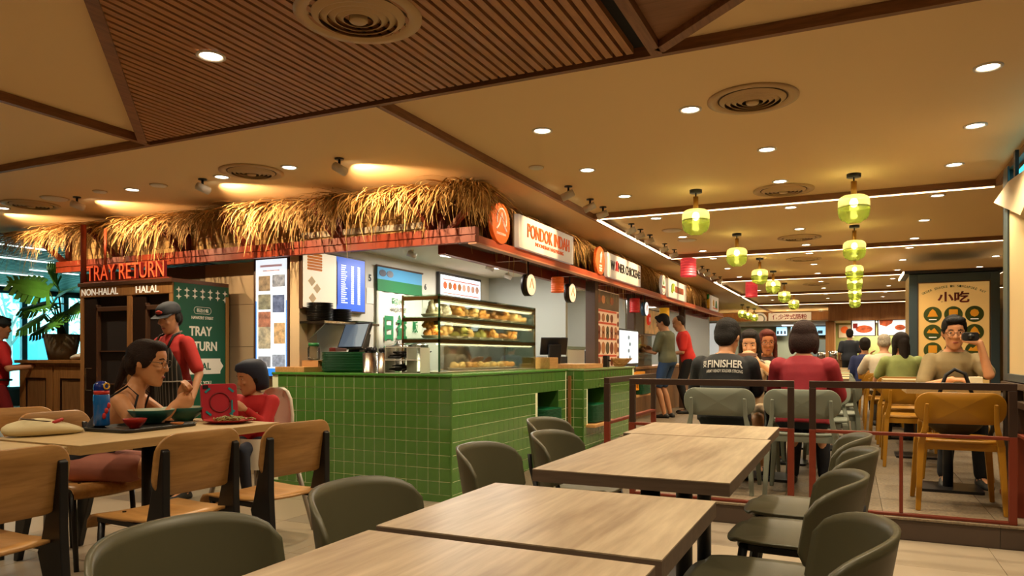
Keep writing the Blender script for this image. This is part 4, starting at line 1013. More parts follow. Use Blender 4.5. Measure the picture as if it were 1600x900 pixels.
# items on second counter
tag(obj('wooden_tray_box', G().box(-.2, .2, -.3, .3, 0, .05), m_wcount, bev=.004), 'shallow pale timber box on the second counter end', 'box').location = (-2.76, 7.6, CT+.001)
tag(obj('wooden_box', G().box(-.16, .16, -.12, .12, 0, .12), m_wcount, bev=.004), 'square pale timber box behind the sale terminal', 'box').location = (-3.0, 7.1, CT+.001)
for k, (x, y, w_, h_, lb) in enumerate([(-2.85, 8.32, .06, .2, 'tall black box on the second counter'), (-2.74, 8.5, .055, .14, 'shorter black box in front on second counter')]):
    t = thing('sauce_dispenser', lb, 'dispenser', (x, y, CT), 0, 'black dispensers on the second counter')
    obj('body', G().box(-w_, w_, -w_, w_, 0, h_), m_blk, t, bev=.006); obj('spout', G().cyl((w_,0,h_*.6), (w_+.03,0,h_*.55), .01, None, 8), m_blk, t)
bk = thing('wicker_basket', 'woven tan basket on the second counter', 'basket', (-2.68, 8.95, CT))
g = G()
for k in range(9):
    rr2 = .06+.012*k; g.tube([(rr2*math.cos(2*PI*a/20), rr2*math.sin(2*PI*a/20)*1.15, .004+.012*k+.003*math.sin(a*3+k)) for a in range(21)], .006, 5)
obj('weave', g, M('wicker', '#b98f4e', .7), bk, True, kind='stuff'); obj('base', G().lathe([(.001,.002),(.06,.002)], 16), M('wicker'), bk)
g = G(); 
t = thing('steel_cutlery_bin', 'steel bin of black cutlery beyond the timber box', 'container', (-3.12, 7.85, CT))
obj('body', G().box(-.1, .1, -.12, .12, 0, .13), m_ss, t)
for k in range(10): obj('spoon', G().ell((-.07+.016*k, q.uniform(-.08,.08), .14), (.015,.025,.012), 8, 5), m_blk, t, True)
t = thing('storage_bin', 'white lidded bin behind the second counter', 'bin', (-3.75, 8.9, 0)); obj('body', G().box(-.3,.3,-.12,.9,0,1.2), m_white, t, bev=.01); obj('lid', G().box(-.31,.31,-.13,.91,1.2,1.24), M('bin_lid', '#8a9a90', .5), t)
# stall three back items
t = thing('round_sign', 'red round sign with white mark inside third stall', 'sign', (-3.228, 12.5, 1.645)); obj('panel', G().prism(circ(.1, 32), 0, .03, at(0,0,.1,FX)), M('sign_red', '#d93a24', .5, emit=.4), t); obj('mark', G().prism(rrect(.05,.08,.02,3), 0, .003, at(.031,.01,.1,FX)), m_lw, t)
t = thing('food_poster', 'warm food poster inside third stall beside red sign', 'poster', (-3.25, 12.95, 1.5)); obj('hanger', G().cyl((.0,-.5,.44),(.0,-.5,.65),.006,None,6), m_black, t); obj('hanger', G().cyl((.0,.5,.44),(.0,.5,.65),.006,None,6), m_black, t); obj('panel', G().box(0,.02,-.6,.6,0,.42), M('poster_tan', '#c99a5a', .5, emit=.3, noise=(6,.5)), t); obj('rim', G().box(-.01,0,-.62,.62,-.02,.44), m_frameb, t)
t = thing('display_case', 'small glass case with yellow snacks at third stall', 'display case', (-3.15, 11.5, .94)); obj('base', G().box(-.15,.12,-.5,.5,0,.02), m_ss, t); obj('pane', G().box(.115,.12,-.5,.5,.02,.5), m_gl, t); obj('shelf', G().box(-.15,.11,-.5,.5,.25,.262), m_ss, t); obj('top', G().box(-.15,.12,-.5,.5,.5,.515), m_case, t)
for k in range(7): tag(obj('snack_pack', G().ell((0,0,.05), (.045,.04,.05), 10, 7), m_yel, smooth=True), 'yellow snack on the upper case shelf, %s from the left' % ord_[k], 'snack', 'snacks at the third stall').location = (-3.12, 11.08+k*.13, 1.204)
for k, (y, c, lb) in enumerate([(10.45, '#1d3f78', 'dark blue carton on third stall counter'), (10.95, '#3a7ac0', 'light blue carton on third stall counter'), (10.7, '#5a2a1c', 'brown cup standing between two blue cartons')]):
    t = thing('drink_carton', lb, 'carton', (-3.06, y, .94), 0, 'cartons on third stall counter'); obj('body', G().box(-.05,.05,-.1,.1,0,.17) if k < 2 else G().cyl((0,0,0),(0,0,.17),.035,.045,16), M('carton_%d' % k, c, .5), t, bev=.004); obj('cap', G().cyl((0,0,.17),(0,0,.185),.02,None,10), m_white, t)
cr = thing('bottle_crate', 'orange crate front holding yellow bottles at third stall', 'crate', (-2.86, 10.2, .62)); m_crate = M('crate_orange', '#e8961e', .5)
obj('body', G().box(-.12,.1,-.3,.3,.0,.03).box(.08,.1,-.3,.3,.22,.26).box(-.12,.1,-.32,-.3,0,.26).box(-.12,.1,.3,.32,0,.26), m_crate, cr)
for k in range(6): obj('divider', G().box(.085,.1,-.27+k*.105,-.25+k*.105,.03,.22), m_crate, cr)
struct('wall_third_stall', G().box(-3.66, -3.58, 11.06, 13.6, PL, 2.15), m_intg, 'divider behind third stall posters')
struct('wall_end_stall', G().box(-5.4, -2.7, 19.36, 19.45, PL, 2.02), m_intg, 'wall behind the white posters')
# white posters on the end stall beyond the men
t = thing('food_poster', 'white poster wall of the end stall beyond the men', 'poster', (-4.0, 19.305, 1.0)); obj('panel', G().box(-1.2,1.2,0,.03,0,.95), M('poster_white', '#e2e4e0', .5, emit=.45, noise=(5,.15)), t); obj('red_mark', G().box(.3,.6,-.01,0,.6,.75), m_rd, t); obj('rim', G().box(-1.22,1.22,.03,.05,-.02,.97), m_frameb, t)
# ================================================================ TABLES
m_oak = WOOD('table_oak', '#bcaa8e', '#8c7860', 'Y', .5, .38)
m_oakl = WOOD('table_pale', '#c9b083', '#b59a6c', 'Y', .5, .4)
m_band = WOOD('table_edge', '#6d5b4c', '#5a4a3d', 'X', .8, .5)
m_bandl = WOOD('table_edge_pale', '#b3935f', '#9c7c4c', 'Y', .8, .5)
def table(x0, x1, y0, y1, zf, label, group, top=None, band=None, cols=None, name='dining_table', th=.04, H=.75):
    cx_, cy_ = (x0+x1)/2, (y0+y1)/2; w, d = (x1-x0)/2, (y1-y0)/2
    t = thing(name, label, 'table', (cx_, cy_, zf), 0, group)
    obj('table_top', G().box(-w, w, -d, d, H-.003, H), top or m_oak, t)
    obj('edge_band', G().box(-w, w, -d, d, H-th, H-.0035), band or m_band, t)
    for cy2 in (cols or [0]):
        c = obj('pedestal', G().cyl((0,cy2,.02), (0,cy2,H-th-.012), .034, None, 18), m_black, t, True)
        obj('base_plate', G().prism(rrect(min(.42, w*1.5), .38 if len(cols or [0]) < 2 else .32, .03, 4), 0, .02, at(0,cy2,0)), m_black, t)
        obj('top_plate', G().box(-.14, .14, cy2-.12, cy2+.12, H-th-.012, H-th-.0005), m_black, t)
    return t
table(-.925, -.312, .655, 1.258, 0, 'nearest pale timber table at the bottom edge of the photo', 'timber tables in the foreground')
table(-.935, -.31, 1.298, 1.88, 0, 'square timber table second from the viewer', 'timber tables in the foreground')
table(-.94, -.318, 2.16, 3.335, 0, 'long timber table third from the viewer', 'timber tables in the foreground', cols=[-.28, .28])
table(-.985, -.335, 3.35, 3.95, 0, 'timber table farthest of foreground row, before the rail', 'timber tables in the foreground')
table(-3.48, -2.85, 1.925, 3.06, 0, 'pale dining table with tray and bowls at left', 'pale tables at left', m_oakl, m_bandl, cols=[0])
table(-3.50, -2.87, .74, 1.885, 0, 'pale dining table at the left edge behind wooden chair', 'pale tables at left', m_oakl, m_bandl, cols=[0])
# ================================================================ CHAIRS
def sup(u, n): return max(0.0, 1-abs(u)**n)**(1/n)
def shell_chair(name, label, loc, rz, col, group):
    t = thing(name, label, 'chair', loc, rz, group)
    m = M('shell_'+col, col, .42)
    # seat pan
    P = [(x*.225, y*.215) for x, y in [(math.copysign(abs(math.cos(a))**.55, math.cos(a)), math.copysign(abs(math.sin(a))**.55, math.sin(a))) for a in [2*PI*k/36 for k in range(36)]]]
    rs = []
    for s, z in ((.2,.438),(.6,.441),(.9,.448),(1,.452),(1.0,.445),(.9,.434),(.5,.428)): rs.append([(x*s, y*s+.02, z-(.012 if y*s > .17 else 0)) for x, y in P])
    g = G(); g.rings(rs[::-1]); obj('seat', g, m, t, True)
    obj('seat_underside', G().prism([(x*.84, y*.84+.02) for x, y in P], .405, .428), m_black, t)
    # backrest: curved shell wrapping forward
    NU, NV = 25, 11; fr = []; bk_ = []
    for j in range(NV):
        v = -1+2*j/(NV-1); row = []; rowb = []
        for i in range(NU):
            u = -1+2*i/(NU-1); hh = .128*sup(u*.985, 2.8); a = u*1.08
            z = .652+hh*v+(.01*v*u*u)
            R = .268
            x = R*math.sin(a)*1.02; y = -.215+R*(1-math.cos(a))*.95-(z-.45)*.17
            row.append(Vector((x, y, z))); rowb.append(Vector((x*(R+.012)/R, y-.012*math.cos(a), z)))
        fr.append(row); bk_.append(rowb)
    vs = [p for r in fr for p in r]+[p for r in bk_ for p in r]; fs = []; o = NU*NV
    for j in range(NV-1):
        for i in range(NU-1):
            a = j*NU+i; fs += [(a, a+1, a+NU+1, a+NU), (o+a, o+a+NU, o+a+NU+1, o+a+1)]
    for i in range(NU-1): fs += [(i, o+i, o+i+1, i+1), ((NV-1)*NU+i, (NV-1)*NU+i+1, o+(NV-1)*NU+i+1, o+(NV-1)*NU+i)]
    for j in range(NV-1): fs += [(j*NU, (j+1)*NU, o+(j+1)*NU, o+j*NU), (j*NU+NU-1, o+j*NU+NU-1, o+(j+1)*NU+NU-1, (j+1)*NU+NU-1)]
    obj('backrest', G().add(vs, fs), m, t, True)
    m_leg = M('chair_leg_dark', '#23262a', .45)
    for sx in (-1, 1):
        obj('leg', G().cyl((sx*.21,.22,0), (sx*.165,.16,.425), .011, .017, 12), m_leg, t, True)
        obj('leg', G().cyl((sx*.21,-.24,0), (sx*.165,-.15,.425), .011, .017, 12), m_leg, t, True)
        obj('back_support', G().tube([(sx*.13,-.12,.418), (sx*.135,-.205,.45), (sx*.135,-.225,.53), (sx*.135,-.233,.60)], .012, 8), m_leg, t, True)
    return t
OL = '#4c4934'
sa = shell_chair('shell_chair', 'olive shell chair in the bottom left foreground, largest one', (-1.02, 1.04, 0), -PI/2+.12, OL, 'olive shell chairs')
for loc, rz, lb in [((-.99, 1.58, 0), -PI/2+.1, 'olive shell chair at left of the second timber table'), ((-1.07, 2.46, 0), -PI/2+.1, 'olive shell chair in front of the tiled counter corner'),
                    ((-1.0, 2.99, 0), -PI/2+.05, 'olive shell chair, nearer of a close pair by the counter'), ((-1.3, 3.62, 0), -PI/2, 'olive shell chair, farther of a close pair by the counter'),
                    ((-.195, 1.60, 0), PI/2+.05, 'olive shell chair on the right, nearest the viewer'), ((-.235, 2.28, 0), PI/2, 'olive shell chair on the right, second from the viewer'),
                    ((-.19, 2.93, 0), PI/2-.05, 'olive shell chair on the right, third from the viewer'), ((-.2, 3.45, 0), PI/2, 'olive shell chair on the right, farthest from the viewer')]:
    dup(sa, loc, rz, lb)
# ply chairs with black steel frame
m_ply = WOOD('plywood', '#b0834a', '#8e6534', 'X', .9, .4); m_plys = WOOD('plywood_seat', '#c9975a', '#ab7c44', 'Y', .9, .36)
def bent(P, t, w, r=.02, nx=13, arch=0):
    """sheet following the profile P (y,z), width w, thickness t with rounded corners"""
    pass
def ply_chair(label, loc, rz):
    t = thing('plywood_chair', label, 'chair', loc, rz, 'plywood chairs at the left tables')
    # seat sheet: bends down at the front
    prof = [(-.21,.455),(-.1,.447),(.0,.443),(.1,.444),(.17,.446),(.205,.438),(.225,.415),(.23,.39)]
    rs = []
    for y, z in prof:
        w = .2-.02*max(0, (.1-y)/.3); rs.append([(-w,y,z),(-w*.5,y,z-.006),(0,y,z-.009),(w*.5,y,z-.006),(w,y,z),(w,y,z-.012),(w*.5,y,z-.018),(0,y,z-.021),(-w*.5,y,z-.018),(-w,y,z-.012)])
    g = G(); g.rings(rs); obj('seat', g, m_plys, t, True)
    # back sheet slightly curved, rounded corners
    P = rrect(.42, .255, .085, 7); fr = []; rs = []
    for s, off in ((.02,0),(.5,0),(.97,0),(1,.004),(1,.010),(.97,.014),(.5,.014),(.02,.014)):
        ring = []
        for x, z in P:
            X_, Z_ = x*s, z*s
            y = -.235-(Z_)*.16+ (X_**2)*.9*.35 - off + .0
            ring.append((X_, y, .675+Z_))
        rs.append(ring)
    g = G(); g.rings(rs); obj('backrest', g, m_ply, t, True)
    for sx in (-1, 1):
        x = sx*.172
        prof = [(-.30,0),(-.268,0),(-.135,.40),(-.155,.44),(-.232,.73),(-.245,.745),(-.262,.735),(-.262,.5),(-.268,.40)]
        g = G().prism([(y, z) for y, z in prof], x-.017, x+.017, Matrix(((0,0,1,0),(1,0,0,0),(0,1,0,0),(0,0,0,1))))
        obj('rear_leg', g, m_black, t, bev=.004)
        obj('front_leg', G().cyl((x,.205,0), (x*.98,.17,.425), .0125, .0145, 12), m_black, t, True)
        obj('side_rail', G().bar((x,-.16,.418), (x,.18,.418), .022, .02), m_black, t)
        obj('rivet', G().cyl((sx*.1,.12,.4395), (sx*.1,.12,.4435), .008, None, 10), m_black, t)
    obj('cross_rail', G().bar((-.17,.16,.41), (.17,.16,.41), .022, .02), m_black, t)
    return t
pa = ply_chair('plywood chair with back toward the viewer, at the far left', (-2.83, 1.50, 0), PI/2+.02)
for loc, rz, lb in [((-2.73, 2.22, 0), PI/2-.06, 'plywood chair in the middle, back toward viewer at loaded table'), ((-2.65, 2.74, 0), PI/2-.12, 'plywood chair in front of the green tiles'),
                    ((-4.35, 2.62, 0), -PI/2-.3, 'plywood chair behind the table, partly seen at far left'), ((-3.83, 2.60, 0), -PI/2, 'plywood chair that the leaning woman sits on'), ((-4.1, 1.75, 0), -PI/2, 'plywood chair behind the far left table')]:
    dup(pa, loc, rz, lb)
# moulded cafe chairs on the platform
def cafe_chair(label, loc, rz, mat, group):
    t = thing('cafe_chair', label, 'chair', loc, rz, group)
    P = rrect(.44, .43, .09, 6)
    rs = []
    for s, z in ((.1,.436),(.6,.438),(.93,.445),(1,.45),(1,.43),(.95,.424),(.1,.424)): rs.append([(x*s, y*s, z) for x, y in P])
    g = G(); g.rings(rs[::-1]); obj('seat', g, mat, t, True)
    g = G(); P = rrect(.50, .20, .085, 7); rs = []
    for s, off in ((.02,0),(.5,0),(.97,0),(1,.003),(1,.011),(.97,.014),(.5,.014),(.02,.014)):
        rs.append([(x*s, -.235-(z*s)*.16+(x*s)**2*.75-off, .65+z*s) for x, z in P])
    g.rings(rs); obj('backrest', g, mat, t, True)
    for sx in (-1, 1):
        g = G(); g.rings([[(x0+dx, y0+dy, z0) for dx, dy in ((-a,-b),(a,-b),(a,b),(-a,b))] for (x0,y0,z0,a,b) in ((sx*.235,-.27,0,.014,.016),(sx*.215,-.225,.42,.02,.026),(sx*.19,-.246,.55,.014,.012),(sx*.185,-.265,.68,.012,.010))])
        obj('rear_leg', g, mat, t, bev=.005)
        g = G(); g.rings([[(x0+dx, y0+dy, z0) for dx, dy in ((-a,-b),(a,-b),(a,b),(-a,b))] for (x0,y0,z0,a,b) in ((sx*.235,.225,0,.014,.016),(sx*.205,.195,.41,.022,.022),(sx*.2,.19,.43,.02,.02))])
        obj('front_leg', g, mat, t, bev=.005)
    obj('apron', G().box(-.2, .2, -.21, -.19, .385, .428).box(-.2, .2, .18, .2, .385, .428).box(-.205, -.185, -.2, .19, .385, .428).box(.185, .205, -.2, .19, .385, .428), mat, t)
    return t
m_mint = M('chair_mint', '#71776a', .5); m_yelc = M('chair_yellow', '#9a6a0e', .45)
gm, gy = 'mint cafe chairs on the platform', 'yellow cafe chairs on the platform'
ca = cafe_chair('mint cafe chair of the man in the FINISHER shirt', (-.865, 5.56, PL), 0, m_mint, gm)
mint = [((-.31, 5.56, PL), 0, 'mint cafe chair of the woman in maroon'), ((-.79, 6.72, PL), PI, 'mint cafe chair of the woman holding a phone'), ((-.25, 6.7, PL), PI, 'mint cafe chair opposite the woman in maroon'),
        ((-.73, 7.55, PL), PI, 'mint cafe chair of the woman with glasses'), ((-.16, 7.5, PL), 0, 'mint cafe chair, first in the aisle row behind maroon woman'), ((-.2, 8.7, PL), PI, 'mint cafe chair, second in the aisle row'),
        ((-.2, 9.6, PL), 0, 'mint cafe chair, third in the aisle row'), ((-.22, 10.9, PL), PI, 'mint cafe chair, fourth in the aisle row')]
for loc, rz, lb in mint: dup(ca, loc, rz, lb)
ya = cafe_chair('yellow cafe chair with black bag, nearest behind the rail', (.62, 5.53, PL), 0, m_yelc, gy)
yel = [((.75, 6.85, PL), PI, 'yellow cafe chair of the man in the beige polo'), ((.5, 7.45, PL), 0, 'yellow cafe chair behind the beige polo man'), ((.52, 8.45, PL), 0, 'yellow cafe chair third from the rail'), ((.5, 9.2, PL), 0, 'yellow cafe chair of the woman in green'),
       ((.45, 10.1, PL), 0, 'yellow cafe chair fifth from the rail'), ((.4, 10.9, PL), 0, 'yellow cafe chair of the grey haired man'), ((.4, 11.9, PL), 0, 'yellow cafe chair seventh from the rail'), ((.35, 13.0, PL), 0, 'yellow cafe chair eighth from the rail'), ((.35, 14.2, PL), 0, 'farthest yellow cafe chair in the row')]
for loc, rz, lb in yel: dup(ya, loc, rz, lb)
gp = 'tables on the platform'
table(-1.15, -.05, 5.86, 6.42, PL, 'platform table between the FINISHER man and the phone woman', gp, m_oakl, m_band, cols=[0])
table(.36, .93, 5.92, 6.46, PL, 'platform table in front of the beige polo man', gp, m_oakl, m_bandl)
table(-1.15, .0, 6.98, 7.2, PL, 'narrow platform table before the woman with glasses', gp, m_oakl, m_band)
for k, y in enumerate((8.0, 9.05, 10.15, 11.5, 12.8, 14.2)):
    table(-.62, -.02, y, y+.6, PL, 'platform table %s along the aisle behind maroon woman' % ord_[k], gp, m_oakl, m_band)
for k, y in enumerate((7.78, 9.5, 11.2, 12.3, 13.4)):
    table(.28, .92, y, y+.5, PL, 'platform table %s in the yellow chair row' % ord_[k], gp, m_oakl, m_bandl)
# ================================================================ RAILING
m_railb = M('rail_brown', '#3d2c24', .4, .3); m_railr = M('rail_red', '#702812', .45)
def rail(label, pts_x, y0, z0, axis='X', zt=.955):
    t = thing('railing', label, 'railing', (0, 0, 0), 0, 'brown and red railings along the platform')
    a, b = pts_x
    def bx(n, u0, u1, z0_, z1_, m):
        obj(n, G().box(u0, u1, y0-.02, y0+.02, z0_, z1_) if axis == 'X' else G().box(y0-.02, y0+.02, u0, u1, z0_, z1_), m, t, bev=.003)
    bx('top_rail', a, b, zt-.042, zt, m_railb)
    for u in (a, b-.04):
        bx('post', u, u+.04, .645, zt-.043, m_railb); bx('post_foot', u, u+.04, z0, .645, m_railr)
    bx('middle_rail', a+.04, b-.04, .625, .645, m_railr)
    if axis == 'X': bx('bottom_rail', a+.04, b-.04, z0+.001, z0+.018, m_railr)
    if b-a > .9: bx('mid_post', a+(b-a)*.46, a+(b-a)*.46+.02, z0+.02, .624, m_railr)
    o_ = ((a+b)/2, y0, z0) if axis == 'X' else (y0, (a+b)/2, z0)
    t.location = o_
    for c in t.children: c.location = (-o_[0], -o_[1], -o_[2])
    return t
rail('railing before the FINISHER man and maroon woman', (-1.43, -.335), 5.03, PL)
rail('railing before the yellow chair with black bag', (-.245, .868), 5.03, PL)
rail('short railing running back along the sloping aisle', (4.97, 6.35), -1.585, PL, 'Y', .96)
# ================================================================ SNACK BOARD KIOSK
m_bluef = M('frame_blue_grey', '#3f5058', .4, .2); m_bface = M('board_cream', '#d9ad62', .5, emit=.30)
kb = thing('snack_board', 'tall cream snack board with blue grey frame reading 小吃', 'sign', (1.21, 11, PL))
hw = .51
obj('body', G().box(-hw+.01, hw-.01, .06, .9, 0, 2.06), M('kiosk_cream', '#c9b285', .6), kb)
obj('face', G().box(-hw+.1, hw-.1, .02, .059, .5, 1.95), m_bface, kb)
for x0_, x1_, z0_, z1_ in ((-hw,-hw+.1,0,2.06),(hw-.1,hw,0,2.06),(-hw+.1,hw-.1,1.95,2.06),(-hw+.1,hw-.1,.4,.5)):
    obj('frame_bar', G().box(x0_, x1_, 0, .059, z0_, z1_), m_bluef, kb, bev=.004)
obj('inner_bead', G().box(-hw+.1, -hw+.112, .008, .02, .5, 1.95).box(hw-.112, hw-.1, .008, .02, .5, 1.95).box(-hw+.112, hw-.112, .008, .02, 1.938, 1.95), M('bead_bronze', '#6b4a34', .4, .4), kb)
obj('crown', G().box(-hw-.06, hw+.06, -.06, .98, 2.065, 2.1), m_black, kb)
obj('crown_light', G().box(-hw-.075, -hw-.06, -.06, .98, 2.07, 2.1).box(hw+.06, hw+.075, -.06, .98, 2.07, 2.1), m_led, kb)
m_maroon = M('char_maroon', '#6a1d12', .5); m_olive = M('badge_green', '#3a4a18', .5); m_gold = M('badge_gold', '#d98f1c', .5, emit=.15)
obj('lettering', put(text('小吃', ext=.004, w=.36, h=.15, bold=.03), at(-.0,.019,1.745,FY)), m_maroon, kb)
g = G(); s_ = 'ORDER SNACKS IN SINGAPORE WAY'; R_ = .72
for i, ch in enumerate(s_):
    if ch == ' ': continue
    a = (i-(len(s_)-1)/2)*.036
    lt = text(ch, ext=.002, h=.03, w=.02, bold=.01); g2 = put(lt, Matrix.Translation((R_*math.sin(a), R_*math.cos(a)-R_, 0)) @ Matrix.Rotation(-a, 4, 'Z')); g.add(g2.v, g2.f)
obj('arched_lettering', put(g, at(0,.019,1.89,FY)), m_olive, kb, kind='stuff')
for r_ in range(4):
    for c_ in range(3):
        x_ = -.235+c_*.235; z_ = 1.52-r_*.235
        bd = obj('badge', G().prism(circ(.105, 32), 0, .004, at(x_,.02,z_,FY)), m_olive, kb)
        k_ = (r_*3+c_) % 5
        shp = [[(-.06,-.04),(-.03,.03),(0,.06),(.03,.03),(.06,-.04)], rrect(.1,.1,.01,2), circ(.05, 8), [(-.07,-.02),(-.04,.03),(-.02,.01),(.02,.045),(.07,-.03)], rrect(.13,.06,.03,4)][k_]
        obj('icon', G().prism(shp, 0, .003, at(x_,.0155,z_+.015,FY)), m_gold, bd)
        obj('caption', G().box(x_-.045, x_+.045, .013, .0155, z_-.07, z_-.058), m_lw, bd)
# ================================================================ RIGHT PARTITION
pt = thing('partition_screen', 'cream lit partition panel in blue frame at right edge', 'partition', (.98, 5.5, PL))
obj('post', G().box(-.0, .16, .56, .66, 0, 2.28), M('post_bronze', '#3a3029', .4, .3), pt, bev=.003)
obj('post_trim', G().box(-.012, .0, .42, .56, .81, 2.28), m_bluef, pt, bev=.003)
obj('panel', G().box(.0, .05, -.6, .42, .86, 2.02), M('panel_lit', '#dcc391', .6), pt)
obj('lower_frame', G().box(-.015, .06, -.62, .42, .81, .86), m_bluef, pt, bev=.003)
obj('upper_frame', G().box(-.015, .06, -.62, .42, 2.02, 2.07), m_bluef, pt)
obj('ledge', G().box(-.03, .2, -.62, .56, .765, .805), m_railb, pt, bev=.003)
obj('lower_panel', G().box(.06, .08, -.62, .56, .03, .76), m_cream, pt)
for k in range(4): obj('louvre', G().box(.01, .055, .30+k*.06, .33+k*.06, .03, .76), m_black, pt)
obj('foot', G().box(-.02, .18, -.62, .66, 0, .03), m_railr, pt)
rail('red railing end beside the partition at right edge', (4.99, 5.3), .93, PL, 'Y', .84)
wd = thing('wedge_lamp', 'angular white wedge lamp at top right edge', 'lamp', (.93, 5.4, 1.94))
obj('housing', G().add([(-.03,.60,.245),(.0,.27,.316),(-.03,-.28,.004),(.02,-.7,.26),(.05,.60,.245),(.03,.27,.316),(.03,-.28,.004),(.045,-.7,.26)], [(0,2,1),(1,2,3),(4,5,6),(5,7,6),(0,1,5,4),(1,3,7,5),(3,2,6,7),(2,0,4,6)]), M('wedge_white', '#cbb894', .6), wd)
obj('bracket', G().box(.01, .03, .1, .15, .25, .48), m_black, wd)
lb_ = thing('light_box', 'cyan lit strip box under the ceiling at right edge', 'light box', (1.045, 5.0, 2.30)); obj('housing', G().box(.0, .05, -.9, 1.25, 0, .10), m_bluef, lb_); obj('face', G().box(-.006, -.001, -.88, 1.23, .01, .09), EMIT('cyan_face', '#4fd8e8', 1.6), lb_)
# ================================================================ FAR STALLS
m_bulk = WOOD('bulkhead_wood', '#a8713a', '#8a5727', 'Z', .5, .5)
fl = struct('wall_far_left', G().box(-8, -.4, 24.0, 24.1, 2.02, HC), m_bulk, 'timber bulkhead of far left stalls')
for k in range(24): obj('plank', G().box(-7.9+k*.31, -7.9+k*.31+.3, 23.985, 24.0, 2.02, HC-.01), m_bulk, fl)
fr_ = struct('wall_far_right', G().box(-.55, 3.2, 20.9, 21, 2.03, HC), m_bulk, 'timber bulkhead of far right stall')
for k in range(12): obj('plank', G().box(-.55+k*.31, -.55+k*.31+.3, 20.885, 20.9, 2.03, HC-.01), m_bulk, fr_)
struct('wall_far_stall', G().box(-8, -.4, 24.5, 24.6, PL, 2.02), M('far_wall', '#9a9a7a', .6), 'back wall of far left stalls')
struct('wall_far_kitchen', G().box(-.4, 3.2, 22.6, 22.7, PL, 2.03), M('far_green', '#8f9450', .6), 'olive wall of far right kitchen')
struct('wall_far_pier', G().box(-.62, -.4, 21, 24.5, PL, 2.02), m_bulk, 'timber pier between far stalls')
struct('ceiling_far_stall', G().box(-8, 3.2, 21.0, 24.5, 2.03, 2.06), m_int, 'ceiling inside far stalls')
for x, y, p_ in ((-1.6, 23.4, 40), (-4.5, 23.4, 40), (.6, 21.9, 45), (2, 21.9, 30)):
    t = thing('panel_light', 'panel light in the far stall at %s' % {-1.6:'the middle', -4.5:'the left', .6:'the right kitchen', 2:'the far right'}[x], 'ceiling light', (x, y, 2.03), 0, 'panel lights in far stalls')
    obj('diffuser', G().box(-.3,.3,-.15,.15,-.012,-.002), m_panel, t); obj('rim', G().box(-.32,.32,-.17,.17,-.0018,0), m_white, t)
    light('panel_lamp', 'AREA', (x, y, 2.0), p_, COOL, .5)
t = thing('stall_sign', 'far white name board with dark red Chinese characters', 'sign', (-1.73, 23.97, 2.10)); hw_ = .62
obj('panel', G().box(-hw_, hw_, -.03, .01, 0, .34), m_signw, t)
obj('lettering', put(text('伟少港式肠粉', ext=.002, w=1.0, h=.16, bold=.02), at(0,-.031,.21,FY)), M('char_darkred', '#8a2418', .5), t)
obj('small_lettering', put(text('CHEF WEI HK CHEE CHEONG FUN', ext=.002, w=1.05, h=.06, bold=.01), at(0,-.031,.06,FY)), m_bk, t)
t = thing('round_sign', 'far white round sign with grey pattern', 'sign', (-2.6, 23.97, 2.06)); obj('panel', G().prism(circ(.2, 32), 0, .03, at(0,0,.2,FY)), m_signw, t); obj('pattern', G().tube([(.13*math.cos(a), -.034, .2+.13*math.sin(a)) for a in [2*PI*k/24 for k in range(25)]], .02, 5), M('mark_grey'), t)
m_cy = M('screen_cyan', '#9fd4ea', .4, emit=1.0)
for x0_, x1_, lb in ((-2.15, -1.8, 'left cyan menu screen under the far white board'), (-1.72, -1.3, 'middle cyan menu screen under the far white board'), (-1.25, -.45, 'wide cyan menu screen beside the far kitchen')):
    t = thing('menu_screen', lb, 'screen', ((x0_+x1_)/2, 24.1, 1.72), 0, 'cyan screens in far stalls'); w_ = (x1_-x0_)/2
    obj('frame', G().box(-w_, w_, 0, .05, 0, .3), m_black, t); obj('panel', G().box(-w_+.02, w_-.02, -.003, 0, .02, .28), m_cy, t)
    for k in range(3): obj('dish_picture', G().box(-w_*.8+k*w_*.6, -w_*.8+k*w_*.6+w_*.35, -.005, -.0032, .06, .16), M('pic_dark', '#2a3a4a', .5, emit=.2), t)
t = thing('glass_fridge', 'tall glass door fridge in the far stall', 'fridge', (-.9, 23.2, PL)); obj('body', G().box(-.45,.45,.05,.6,0,1.5), m_ss, t); obj('door', G().box(-.42,.0,0,.05,.1,1.45).box(.02,.42,0,.05,.1,1.45), M('fridge_glass', '#b9cdbd', .2, emit=.25), t)
for z_ in (.5, .8, 1.1): obj('shelf_line', G().box(-.4,.4,-.004,-.001,z_,z_+.01), m_ss, t)
m_pf = M('poster_food_ground', '#dfe8e8', .4, emit=.75); m_pfood = M('poster_food', '#b5502a', .5, emit=.35, noise=(9, .8))
for x0_, x1_, lb, k in ((.02, .55, 'lit food poster with heaped fried dish, left of two', 0), (.64, 1.30, 'lit food poster with two plates, right of two', 1)):
    t = thing('food_poster', lb, 'poster', ((x0_+x1_)/2, 20.95, 1.64), 0, 'lit food posters of far kitchen'); w_ = (x1_-x0_)/2
    obj('frame', G().box(-w_-.03, w_+.03, 0, .05, -.02, .39), m_frameb, t); obj('panel', G().box(-w_, w_, -.004, 0, 0, .38), m_pf, t)
    if k == 0: obj('food_picture', G().prism(circ(.2, 20, .02, .16, .1), 0, .002, at(0,-.005,0,FY)), m_pfood, t); obj('sauce_picture', G().box(-w_+.02, -w_+.13, -.007, -.005, .18, .31), M('sauce_red', '#8a1a14', .5, emit=.2), t)
    else:
        obj('food_picture', G().prism([(-.32,.38),(-.3,.26),(-.15,.22),(-.02,.3),(.0,.38)], 0, .002, at(0,-.005,0,FY)), m_pfood, t); obj('food_picture', G().prism(circ(.12, 18, .16, .19, .07), 0, .002, at(0,-.005,0,FY)), m_pfood, t)
